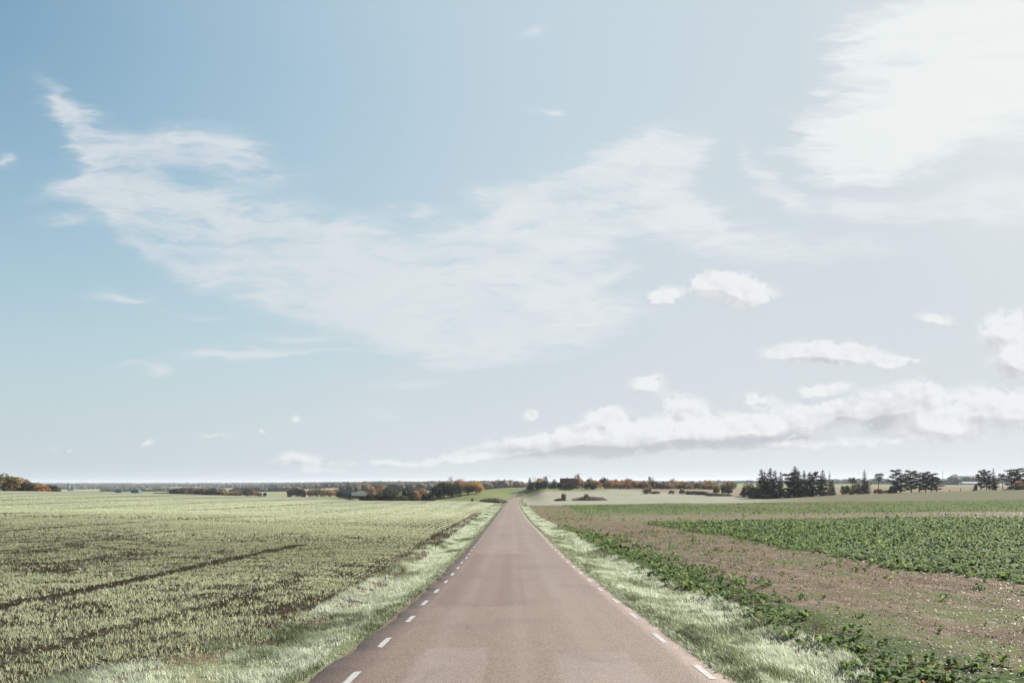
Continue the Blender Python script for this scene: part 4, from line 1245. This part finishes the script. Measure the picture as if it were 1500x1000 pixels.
# ---- the farmstead on the hill
G = 'trees round the farmhouse'
plant('spruce','dark', 776, 560, 698.5, 9, 'dark pointed spruce at the left end of the farm trees', G, 0)
plant('bush','deep', 784, 556, 706, 14, 'low dark hedge tree beside the leftmost farm spruce', G, 1)
plant('bare','brown', 783, 585, 697.5, 8, 'bare grey tree behind the leftmost farm spruce', G, 0)
plant('broad','orange', 791, 580, 700, 10, 'orange round tree left of the farm poplar', G, 0)
plant('poplar','green', 799, 566, 697.5, 9, 'grey green pointed tree in the middle left of the farm', G, 0)
plant('broad','deep', 795, 552, 705, 15, 'dark rounded tree in front of the farm poplar', G, 0)
plant('spruce','dark', 812, 556, 701, 13, 'broad dark spruce immediately left of the farmhouse', G, 1)
plant('bush','deep', 806, 548, 708.5, 16, 'dark shrubs before the broad farm spruce', G, 0)
plant('bush','deep', 824, 540, 706.8, 14, 'dark shrub below the left gable of the farmhouse', G, 2)
plant('tall','olive', 846, 580, 693.5, 9, 'tall olive tree rising right of the farmhouse', G, 0)
plant('broad','red', 842, 562, 700.5, 9, 'dark red tree touching the right end of the farmhouse', G, 0)
plant('broad','orange', 848, 566, 700, 10, 'bright orange tree right of the farmhouse', G, 1)
plant('bush','deep', 837, 538, 706.8, 14, 'rounded dark shrub with pale rim below the farmhouse', G, 1)
plant('bush','dark', 829, 520, 714.5, 16, 'low black green shrub in front of the farmhouse garden', G, 0)
plant('broad','olive', 856, 570, 704, 9, 'olive tree between bright orange tree and dark round bush', G, 2)
plant('bush','deep', 866, 545, 706, 15, 'dark round bush right of the farm garden', G, 0)
plant('broad','orange', 873, 572, 703, 13, 'orange tree behind the dark round bush', G, 2)
plant('broad','olive', 864, 590, 700, 9, 'brown olive tree behind the dark round bush', G, 1)
plant('broad','deep', 886, 600, 699.5, 14, 'round dark green tree between farm and orange row', G, 1)

# ---- orange autumn row right of the farm
G = 'autumn trees in the row right of the farm'
row([(896,703,9,'orange'),(901,701.5,9,'orange'),(907,704,8,'gold'),(913,702.5,9,'rust'),(920,700.5,11,'orange'),(928,703,9,'orange'),(935,705,8,'rust'),(942,703.5,9,'rust'),
     (953,697.5,9,'olive','tall'),(957,704,10,'deep'),(966,706,8,'olive'),(974,705,9,'deep'),(985,700.5,9,'rust','tall'),(991,705,9,'olive'),(998,704,10,'gold'),(1007,706,8,'olive'),
     (1014,704,8,'olive','tall'),(1022,707.5,8,'deep'),(1027,706,7,'rust'),(1037,703,11,'gold'),(1048,706.5,10,'olive'),(1066,704,10,'rust'),(1074,705,8,'olive')],
    610, 'the orange row right of the farm', G)
UG = [(890,704,11,'rust'),(899,707,12,'olive'),(909,706.5,12,'gold'),(918,707,12,'rust'),(927,706.5,12,'orange'),(937,707,12,'olive'),(946,706,12,'rust'),(955,708,12,'deep'),(964,708,12,'rust'),
      (972,707.5,12,'olive'),(981,707.5,12,'rust'),(991,708,12,'gold'),(1000,708,12,'olive'),(1009,708.5,12,'rust'),(1018,708.5,12,'deep'),(1029,709,12,'olive'),(1038,708,12,'rust'),(1048,709,12,'gold'),(1058,708.5,12,'rust'),(1070,708.5,12,'olive')]
for i,(px,top,w,f) in enumerate(UG):
    plant('bush', f, px, 592 + (i * 29 % 17), top, w, f"{CN[f]} undergrowth, {order[i]} clump beneath the orange row", 'undergrowth beneath the orange row', i % 3)

# ---- heath with bushes
G = 'bushes on the rough heath'
plant('bush','olive', 948, 455, 714.5, 11, 'round olive grey bush at the left end of the heath', G, 0)
plant('bush','brown', 960, 458, 719, 12, 'low brown scrub right of the round heath bush', G, 1)
plant('bush','olive', 984, 460, 717.5, 7, 'small bush with two humps, mid heath', G, 1)
plant('bush','olive', 999, 462, 716, 7, 'rounded small bush left of the dark hedge on the heath', G, 2)
plant('bush','deep', 1014, 455, 718.6, 20, 'dark flat hedge on the heath, its left half', G, 0)
plant('bush','deep', 1028, 447, 719.2, 18, 'dark flat hedge on the heath, its right half', G, 1)
plant('bush','brown', 1043, 425, 721.5, 18, 'brown tangle trailing right from the dark heath hedge', G, 2)
plant('bush','green', 1049, 470, 714.5, 8, 'small green bush left of the two dark ones on the heath', G, 2)
plant('bush','deep', 1060, 468, 712.5, 6, 'small dark upright bush on the heath', G, 0)
plant('bush','deep', 1068, 466, 714, 9, 'dark rounded bush right of the small upright one', G, 2)
plant('bush','brown', 1060, 420, 723, 22, 'low brown scrub along the edge of the pale field', G, 0)
plant('bush','green', 1092, 395, 716, 13, 'grey green bush at the left foot of the conifers', G, 1)
plant('bush','green', 1103, 392, 713, 14, 'taller green bush against the conifers', G, 2)
plant('bush','olive', 1096, 410, 708, 14, 'yellowish bush behind the green ones beside the conifers', G, 0)
plant('thin','pine', 1095, 440, 706, 4, 'thin little conifer behind the heath bushes', G, 0)

# ---- the dark conifers
G = 'dark conifers of the big group'
plant('spruce','dark', 1115, 372, 686, 17, 'tall dark spruce at the left end of the big conifer group', G, 0)
plant('spruce','dark', 1120, 379, 689, 18, 'dark spruce leaning on the leftmost of the big group', G, 2)
plant('spruce','dark', 1128, 370, 684, 19, 'dark spruce with twin tops, third in the big group', G, 1)
plant('spruce','dark', 1135, 376, 688, 15, 'dark full spruce right of the twin topped one', G, 0)
plant('spruce','dark', 1143.5, 374, 689, 10, 'slim dark spruce standing free before the central gap', G, 2)
plant('bigpine','dark', 1158, 368, 692, 22, 'dark wide pine with arm reaching left in the big group', G, 0)
plant('spruce','dark', 1165, 370, 681.5, 22, 'tallest black conifer in the centre of the big group', G, 1)
plant('spruce','dark', 1170, 378, 688, 17, 'dark spruce close behind the tallest conifer', G, 0)
plant('spruce','dark', 1178, 372, 687.5, 12, 'slim dark spruce right of the tallest conifer', G, 1)
plant('spruce','dark', 1186, 369, 689.5, 17, 'broad dark spruce in the right part of the big group', G, 2)
plant('bigpine','dark', 1192, 373, 692, 17, 'dark sloping pine at the right shoulder of the big group', G, 1)
plant('spruce','dark', 1205, 371, 686.5, 14, 'ragged dark spruce separated from the big group', G, 2)
plant('thin','dark', 1215, 370, 690, 9, 'thin spruce with bare top beside the ragged one', G, 0)
plant('spruce','pine', 1219, 372, 701, 9, 'small spruce at the far right of the big group', G, 0)
plant('bush','deep', 1110, 362, 724, 22, 'dark scrub under the left end of the big conifer group', G, 1)
plant('bush','dark', 1147, 366, 719, 18, 'dark undergrowth below the gap in the big conifer group', G, 0)
plant('bush','deep', 1128, 360, 724, 20, 'grey bush before the trunks of the big conifer group', G, 0)
# ---- scattered conifers to the right
G = 'scattered trees between the conifer groups'
plant('bush','green', 1239, 372, 711, 12, 'round yellow green bush right of the big conifer group', G, 0)
plant('stonepine','pine', 1248, 420, 700, 12, 'small pine with umbrella crown behind the round bush', G, 0)
plant('broad','olive', 1254, 400, 707, 10, 'low olive tree beneath the small umbrella pine', G, 1)
plant('thin','pine', 1266, 376, 687, 16, 'pale thin topped spruce standing alone', G, 1)
plant('spruce','pine', 1267, 378, 698, 14, 'short full spruce around the thin topped one', G, 1)
plant('bush','brown', 1255, 372, 717, 14, 'low brown scrub between round bush and lone spruce', G, 1)
plant('stonepine','pine', 1286.5, 420, 693.5, 14, 'slender pine on a bare trunk, crown like an umbrella', G, 1)
plant('bush','red', 1286, 376, 716, 10, 'reddish scrub beneath the slender bare trunked pine', G, 0)
plant('bush','deep', 1300, 374, 717.5, 18, 'dark low hedge left of the drooping pine', G, 2)
plant('bigpine','pine', 1313, 374, 688, 18, 'drooping wide pine standing alone left of the last clump', G, 0)
plant('bigpine','pine', 1319, 376, 700, 20, 'lower skirt of green around the drooping wide pine', G, 1)
plant('bush','deep', 1308, 372, 712, 10, 'grey green bush at the left foot of the drooping pine', G, 1)
G = 'pines of the clump with bare trunks'
plant('bigpine','pine', 1335, 378, 689.5, 19, 'leftmost pine with bare lower trunk in the bare trunked clump', G, 2)
plant('bigpine','pine', 1347, 380, 692.5, 19, 'dense rounded pine, second in the bare trunked clump', G, 0)
plant('bigpine','pine', 1356, 378, 691, 15, 'pine with a small spike on top, third in the clump', G, 1)
plant('bigpine','dark', 1364, 380, 694, 17, 'dark pine with sloping top near the right of the clump', G, 2)
plant('bigpine','pine', 1372, 378, 698, 15, 'rightmost lower pine of the bare trunked clump', G, 0)
G = 'pines at the right edge'
plant('bigpine','pine', 1437, 398, 688, 12, 'first pine of the three left of the right edge', G, 1)
plant('bigpine','pine', 1445, 402, 690, 12, 'dense low pine close right of the first edge pine', G, 2)
plant('thin','pine', 1455, 400, 684.5, 13, 'sparse high pine with see-through top near the right edge', G, 2)
plant('bigpine','pine', 1455, 398, 697, 13, 'dark lower crown under the sparse high pine', G, 0)
plant('stonepine','pine', 1469, 402, 694, 12, 'small short pine between sparse pine and the edge group', G, 2)
plant('bigpine','pine', 1482, 395, 688, 17, 'large dark pine at the left of the edge group', G, 0)
plant('bigpine','pine', 1493, 396, 686, 20, 'largest pine cut by the right edge of the picture', G, 1)
plant('bigpine','dark', 1508, 400, 686, 22, 'dark pine just outside the right edge', G, 2)
plant('broad','rust', 1493, 380, 704, 10, 'rusty young tree in front of the edge pines', None, 0)
plant('bush','deep', 1486, 378, 711, 14, 'dark green bush at the foot of the edge pines', None, 0)
plant('bush','rust', 1499, 380, 711, 10, 'rust brown bush touching the right edge', None, 1)
plant('bush','deep', 1429, 390, 709.5, 4, 'tiny dark bush left of the three edge pines', None, 0)
plant('bush','deep', 1428, 374, 716, 6, 'small dark heath bush below the tiny one', None, 1)
plant('bush','deep', 1457, 374, 714, 4, 'small dark bush below the sparse high pine', None, 1)
plant('bush','brown', 1475, 374, 716.5, 9, 'flat brown bush left of the edge pine group', None, 2)

# ---- far woods that read as one mass
def wood(name, bands, label, n, fols, seed, size=6.0):
    """far forest canopy: many rounded crowns of low polygon count, joined"""
    rs = np.random.default_rng(seed)
    Vs, Fs, Ts = [], [], []
    base = bmesh.new(); bmesh.ops.create_icosphere(base, subdivisions=1, radius=1)
    bv = np.array([v.co[:] for v in base.verts]); bf = np.array([[v.index for v in f.verts] for f in base.faces]); base.free()
    cnt = 0
    for (p0, p1, d0, d1, hgt, dens) in bands:
        m = int(n * dens)
        px = rs.uniform(p0, p1, m); d = rs.uniform(d0, d1, m)
        edge = np.minimum((px - p0), (p1 - px)) / (p1 - p0)
        keep = (fbm(px / 16.0, d / 300.0, seed, 3) > .30)
        px, d, edge = px[keep], d[keep], edge[keep]
        m = len(px)
        x = (px - 750) / 1000 * d; z = H(x, d)
        hh = hgt * rs.uniform(.7, 1.15, m) * (.55 + .45 * sstep(edge, 0, .06)) * (.8 + .4 * fbm(px / 9.0, d / 200.0, seed + 5, 2))
        rr = size * rs.uniform(.6, 1.15, m)
        jit = rs.uniform(.78, 1.2, (m, len(bv), 1))
        V = bv[None] * jit * np.stack((rr, rr, hh * .5), -1)[:, None, :] + np.stack((x, d, z + hh * .48), -1)[:, None, :]
        Vs.append(V.reshape(-1, 3)); Fs.append((np.arange(m)[:, None, None] * len(bv) + bf[None] + cnt).ravel())
        cnt += m * len(bv)
        tt = np.clip(fbm(px / 14.0, d / 250.0, seed + 9, 3) * 1.6 - .3 + rs.normal(0, .22, m), 0, 1)
        Ts.append(np.clip(np.repeat(tt, len(bv)) + rs.normal(0, .06, m * len(bv)), 0, 1))
    V = np.concatenate(Vs); F = np.concatenate(Fs)
    me = mesh_np(name, V, F, np.full(len(F) // 3, 3), fols, {'tint': np.concatenate(Ts)})
    return tag(obj(name, me), label, 'forest', kind='stuff')
wm1 = leaf_mat('autumn_wood', [(0, (.028, .038, .026)), (.4, (.060, .060, .040)), (.65, (.12, .090, .060)), (.85, (.16, .10, .062)), (1, (.20, .14, .085))], trans=.1, rough=.9, spec=.1)
wm2 = leaf_mat('dark_wood', [(0, (.050, .064, .052)), (.6, (.090, .098, .075)), (1, (.17, .15, .11))], trans=.1, rough=.9, spec=.1)
wood('distant_forest', [(500, 770, 1150, 1900, 13, .20), (430, 760, 1900, 3000, 14, .30), (380, 640, 2200, 2800, 13, .12)],
     'rust and green forest covering the rise behind the bushes left of the road', 9000, wm1, 3, 8)
wood('horizon_forest', [(-450, 760, 4300, 5600, 16, .5), (740, 2000, 3600, 4600, 14, .25)], 'blue grey forest along the whole left horizon', 9000, wm2, 5, 14)
wood('valley_forest', [(60, 240, 2900, 3500, 14, .12), (150, 330, 2000, 2150, 10, .05), (300, 520, 2900, 3400, 14, .10), (120, 420, 3700, 4000, 14, .12), (340, 440, 1500, 1560, 10, .04)],
     'broken lines of blue green woods in the valley on the left', 9000, wm2, 6, 10)
wood('hazy_forest', [(1160, 1265, 1900, 2300, 12, .10), (1270, 1312, 1700, 1850, 12, .04), (1060, 1180, 2400, 2700, 10, .06), (1320, 1400, 2200, 2500, 12, .06), (1392, 1445, 1250, 1420, 15, .08),
      (1380, 1396, 1350, 1400, 11, .015), (1440, 1800, 1900, 2300, 13, .20), (900, 1080, 2600, 3000, 9, .06)],
     'hazy grey woods on the horizon behind the conifers at the right', 9000, wm2, 8, 8)

# ================================================================== buildings and small things
def box(name, sx, sy, sz, loc, mat, parent=None, bev=0.0, rot=0):
    bm = bmesh.new(); bmesh.ops.create_cube(bm, size=1)
    for v in bm.verts: v.co = (v.co.x * sx, v.co.y * sy, (v.co.z + .5) * sz)
    if bev: bmesh.ops.bevel(bm, geom=bm.edges[:], offset=bev, segments=1, affect='EDGES')
    me = bpy.data.meshes.new(name); bm.to_mesh(me); bm.free(); me.materials.append(mat)
    o = obj(name, me, parent, loc); o.rotation_euler = (0, 0, rot)
    return o
def gable(name, L, Wd, rise, over, thick, mat, parent, z):
    """gabled roof, ridge along x, with thickness and eaves"""
    a, b = L / 2 + over, Wd / 2 + over
    k = rise / (Wd / 2)
    prof = [(-b, -over * k), (0, rise), (b, -over * k), (b, -over * k + thick), (0, rise + thick), (-b, -over * k + thick)]
    V = [(sx * a, y, zz) for sx in (-1, 1) for (y, zz) in prof]
    F = [(0, 1, 7, 6), (1, 2, 8, 7), (2, 3, 9, 8), (3, 4, 10, 9), (4, 5, 11, 10), (5, 0, 6, 11), (0, 5, 4, 1), (1, 4, 3, 2), (6, 7, 10, 11), (7, 8, 9, 10)]
    me = bpy.data.meshes.new(name); me.from_pydata(V, [], F); me.materials.append(mat)
    bm = bmesh.new(); bm.from_mesh(me); bmesh.ops.recalc_face_normals(bm, faces=bm.faces); bm.to_mesh(me); bm.free()
    return obj(name, me, parent, (0, 0, z))
def gwall(name, L, Wd, hgt, rise, mat, parent):
    prof = [(-Wd / 2, 0), (Wd / 2, 0), (Wd / 2, hgt), (0, hgt + rise), (-Wd / 2, hgt)]
    V = [(sx * L / 2, y, z) for sx in (-1, 1) for (y, z) in prof]
    F = [(4, 3, 2, 1, 0), (5, 6, 7, 8, 9), (0, 1, 6, 5), (1, 2, 7, 6), (3, 4, 9, 8), (2, 3, 8, 7), (4, 0, 5, 9)]
    me = bpy.data.meshes.new(name); me.from_pydata(V, [], F); me.materials.append(mat)
    bm = bmesh.new(); bm.from_mesh(me); bmesh.ops.recalc_face_normals(bm, faces=bm.faces); bm.to_mesh(me); bm.free()
    return obj(name, me, parent)
brickm = plain_mat('dark_red_brick', (.14, .055, .042), .9, 3)
rooft = plain_mat('red_roof_tiles', (.15, .045, .032), .85, 2)
whitem = plain_mat('white_render', (.50, .49, .46), .8, 2, .08)
greyroof = plain_mat('pale_fibre_roof', (.13, .135, .135), .8, 1, .1)
darkm = plain_mat('dark_boards', (.05, .055, .055), .9, 2)
tealm = plain_mat('teal_sheeting', (.045, .105, .120), .6, 1, .2)
glassm = plain_mat('dark_window_glass', (.03, .035, .04), .15, 1, .1, .6)
steel = plain_mat('galvanised_steel', (.30, .31, .32), .5, 3)

def empty(name, loc, rz=0):
    o = bpy.data.objects.new(name, None); COL.objects.link(o); o.location = loc; o.rotation_euler = (0, 0, rz); return o
# farmhouse: 12 m long, red tiles, dark brick
fx, fy, fz = at(831.5, 560)
farm = empty('farmhouse', (fx, fy, fz - .2), R(-6))
tag(farm, 'dark red brick farmhouse with red tiled roof among the hilltop trees', 'house')
gwall('wall', 11.6, 7.5, 4.3, 4.0, brickm, farm)
rf = gable('roof', 11.6, 7.5, 4.0, .45, .22, rooft, farm, 4.33)
box('chimney', .7, .6, 1.7, (-.4, .5, 3.4), brickm, rf, .03)
for xw_ in (-4.2, -1.6, 1.6, 4.2):
    fr = box('window', 1.15, .12, 1.35, (xw_, -3.78, 1.2), whitem, farm)
    box('pane', .95, .06, 1.15, (0, -.06, .1), glassm, fr)
dr = box('door', 1.0, .10, 2.1, (0, -3.77, .15), darkm, farm)
gw = box('window', .12, 1.0, 1.2, (5.82, 0, 5.0), whitem, farm); box('pane', .06, .8, 1.0, (.06, 0, .1), glassm, gw)
# aerial mast by the farm
mx_, my_, mz_ = at(806, 566)
tb = Tubes(); hm = CAM_Z + (708 - 695.5) / 1000 * my_ - mz_
tb.add([(0, 0, 0), (0, 0, hm)], [.10, .05], 6)
am = empty('aerial_mast', (mx_, my_, mz_)); tag(am, 'thin aerial mast rising left of the farmhouse roof', 'mast')
obj('pole', tb.mesh('pole', steel), am)
tb = Tubes()
for k in range(3): tb.add([(-.8 + k * .12, 0, hm - .3 - k * .5), (.8 - k * .12, 0, hm - .3 - k * .5)], [.04, .04], 4)
obj('aerial', tb.mesh('aerial', steel), am)
# far mast on the right horizon
mx_, my_, mz_ = at(1381, 2300); hm = CAM_Z + (708 - 689) / 1000 * my_ - mz_
tb = Tubes(); tb.add([(0, 0, 0), (0, 0, hm)], [1.1, .35], 6)
am = empty('telecom_mast', (mx_, my_, mz_)); tag(am, 'faint tall telecom mast above the hazy woods at the right', 'mast')
obj('pole', tb.mesh('pole', steel), am)
tb = Tubes()
for k in range(3): tb.add([(0, 0, hm * (.84 + .05 * k)), (0, 0, hm * (.86 + .05 * k))], [1.5, 1.5], 6)
obj('antenna_ring', tb.mesh('antenna_ring', steel), am)

# teal barns beyond the crest
def barn(name, px0, px1, d, top, label, cat, wallm, roofm, k=.62, group=None, rz=0, base=None):
    x0, y, z = at((px0 + px1) / 2, d)
    L = (px1 - px0) / 1000 * d
    Ht = CAM_Z + (708 - top) / 1000 * d - z
    o = empty(name, (x0, y, z), rz)
    hw_ = Ht * k; Wd = min(L * .9, 14)
    gwall('wall', L, Wd, hw_, (Ht - hw_) * .97, wallm, o)
    gable('roof', L, Wd, (Ht - hw_) * .97, .3, .3, roofm, o, hw_)
    dr = box('door', L * .25, .15, hw_ * .75, (L * .12, -Wd / 2 - .09, 0), darkm, o)
    tag(o, label, cat, group)
    return o
barn('teal_barn', 170.5, 179.5, 820, 717.2, 'smaller teal barn, left of the pair beyond the wheat crest', 'barn', tealm, tealm, .75, 'teal barns beyond the crest')
barn('teal_barn', 194.5, 205, 820, 716.0, 'larger teal barn, right of the pair beyond the wheat crest', 'barn', tealm, tealm, .85, 'teal barns beyond the crest')
barn('farm_shed', 518, 541, 700, 721.3, 'long grey shed with pale roof in the valley left of the bushes', 'shed', darkm, greyroof, .5)
barn('farm_shed', 503, 516, 705, 718.4, 'dark barn at the left end of the pale roofed shed', 'shed', darkm, darkm, .6)
plant('broad','deep', 509, 720, 716.5, 13, 'dark tree overhanging the dark barn in the valley', None, 2)
plant('bush','deep', 497, 715, 719, 8, 'dark bush left of the dark valley barn', None, 2)
barn('pale_barn', 441, 449, 790, 723.6, 'small pale blue barn in front of the mid valley grove', 'barn', plain_mat('blue_grey_sheeting', (.30, .36, .42), .7, 1), greyroof, .6)
barn('pale_shed', 843.5, 848.5, 556, 711.5, 'small white garden shed right of the farmhouse', 'shed', whitem, rooft, .7)
barn('long_hall', 1408, 1442, 1230, 705.6, 'long pale blue hall before the hazy wood at the right', 'hall', plain_mat('pale_blue_sheeting', (.42, .48, .52), .7, 1), greyroof, .6)
# church in the far village
cx0, cy0, cz0 = at(105, 2550)
ch = empty('village_church', (cx0, cy0, cz0)); tag(ch, 'distant pale church tower above the village on the left horizon', 'church')
ht = CAM_Z + (708 - 707.2) / 1000 * 2550 - cz0
gwall('nave', 22, 11, 6, 4, greyroof, ch); gable('nave_roof', 22, 11, 4, .5, .4, darkm, ch, 6.02)
tw = box('tower', 7.5, 7.5, ht * .80, (-9, -3, 0), greyroof, ch)
me = bpy.data.meshes.new('tower_cap'); q_ = 4.3
me.from_pydata([(-q_, -q_, 0), (q_, -q_, 0), (q_, q_, 0), (-q_, q_, 0), (0, 0, ht * .24)], [], [(3, 2, 1, 0), (0, 1, 4), (1, 2, 4), (2, 3, 4), (3, 0, 4)]); me.materials.append(darkm)
obj('tower_cap', me, tw, (0, 0, ht * .80 + .01))
hv = [(96, 7, 720.2, 'white'), (101, 5, 719.4, 'white'), (107, 4, 720.4, 'grey'), (111, 6, 719.8, 'white'), (117, 5, 719.4, 'white'), (122, 4, 720.2, 'grey'), (128, 6, 719.6, 'white'), (133, 4, 719.4, 'grey'), (138, 5, 719.8, 'white'), (90, 4, 720.0, 'grey')]
for i, (px, w_, top, c_) in enumerate(sorted(hv)):
    barn('village_house', px - w_ / 2, px + w_ / 2, 2050, top, f'{c_} walled village house, {order[i]} from the left below the church', 'house', whitem if c_ == 'white' else greyroof, rooft if i % 2 else darkm, .55, 'houses of the far village')

# marker post on the verge at the road crest
px_, py_, pz_ = at(770.5, 262)
po = empty('marker_post', (px_, py_, pz_)); tag(po, 'small black marker post on the right verge at the far bend', 'post')
box('post', .30, .16, .95, (0, 0, -.1), darkm, po, .02)
box('cap', .34, .20, .12, (0, 0, .851), plain_mat('black_plastic', (.02, .02, .02), .6, 3), po)
# fence posts on the heath to the right
for i, (px, d, hgt, lab) in enumerate([(1407, 372, 1.5, 'short wooden post standing alone on the heath before the hazy wood'), (1391, 376, .7, 'stub of a post left of the short wooden post')]):
    x_, y_, z_ = at(px, d)
    tb = Tubes(); tb.add([(0, 0, -.2), (.02, 0, hgt)], [.17, .15], 7)
    p_ = empty('wooden_post', (x_, y_, z_)); tag(p_, lab, 'post')
    obj('post', tb.mesh('post', bark), p_); box('cap', .36, .36, .06, (.02, 0, hgt + .003), bark, p_)
for i, (px, d, w_, lab) in enumerate([(879, 235, 1.9, 'flat dark clod heap, left of the two in the thin beets'), (889, 233, 1.5, 'flat dark clod heap, right of the two in the thin beets')]):
    x_, y_, z_ = at(px, d); rs = np.random.default_rng(i)
    bm = bmesh.new(); bmesh.ops.create_icosphere(bm, subdivisions=2, radius=1)
    for v_ in bm.verts:
        n_ = rs.uniform(.75, 1.2); v_.co = (v_.co.x * w_ * .5 * n_, v_.co.y * .6 * n_, v_.co.z * .32 * n_ + .08)
    me = bpy.data.meshes.new('earth_heap'); bm.to_mesh(me); bm.free(); me.materials.append(dirt)
    tag(obj('earth_heap', me, None, (x_, y_, z_)), lab, 'earth heap')

# ================================================================== air
HD = 5.5e-5
bmh = bmesh.new(); bmesh.ops.create_cube(bmh, size=1)
for v_ in bmh.verts: v_.co = (v_.co.x * 17000, 4000 + v_.co.y * 13000, (v_.co.z + .5) * 110 - 62)
me = bpy.data.meshes.new('haze'); bmh.to_mesh(me); bmh.free()
hm_ = bpy.data.materials.new('haze'); hm_.use_nodes = True
hn = hm_.node_tree.nodes; hn.clear()
pv = hn.new('ShaderNodeVolumePrincipled'); pv.inputs['Density'].default_value = HD
pv.inputs['Color'].default_value = (.86, .92, 1.0, 1); pv.inputs['Anisotropy'].default_value = .2
ho = hn.new('ShaderNodeOutputMaterial'); hm_.node_tree.links.new(pv.outputs[0], ho.inputs['Volume'])
me.materials.append(hm_)
tag(obj('haze', me), kind='stuff')
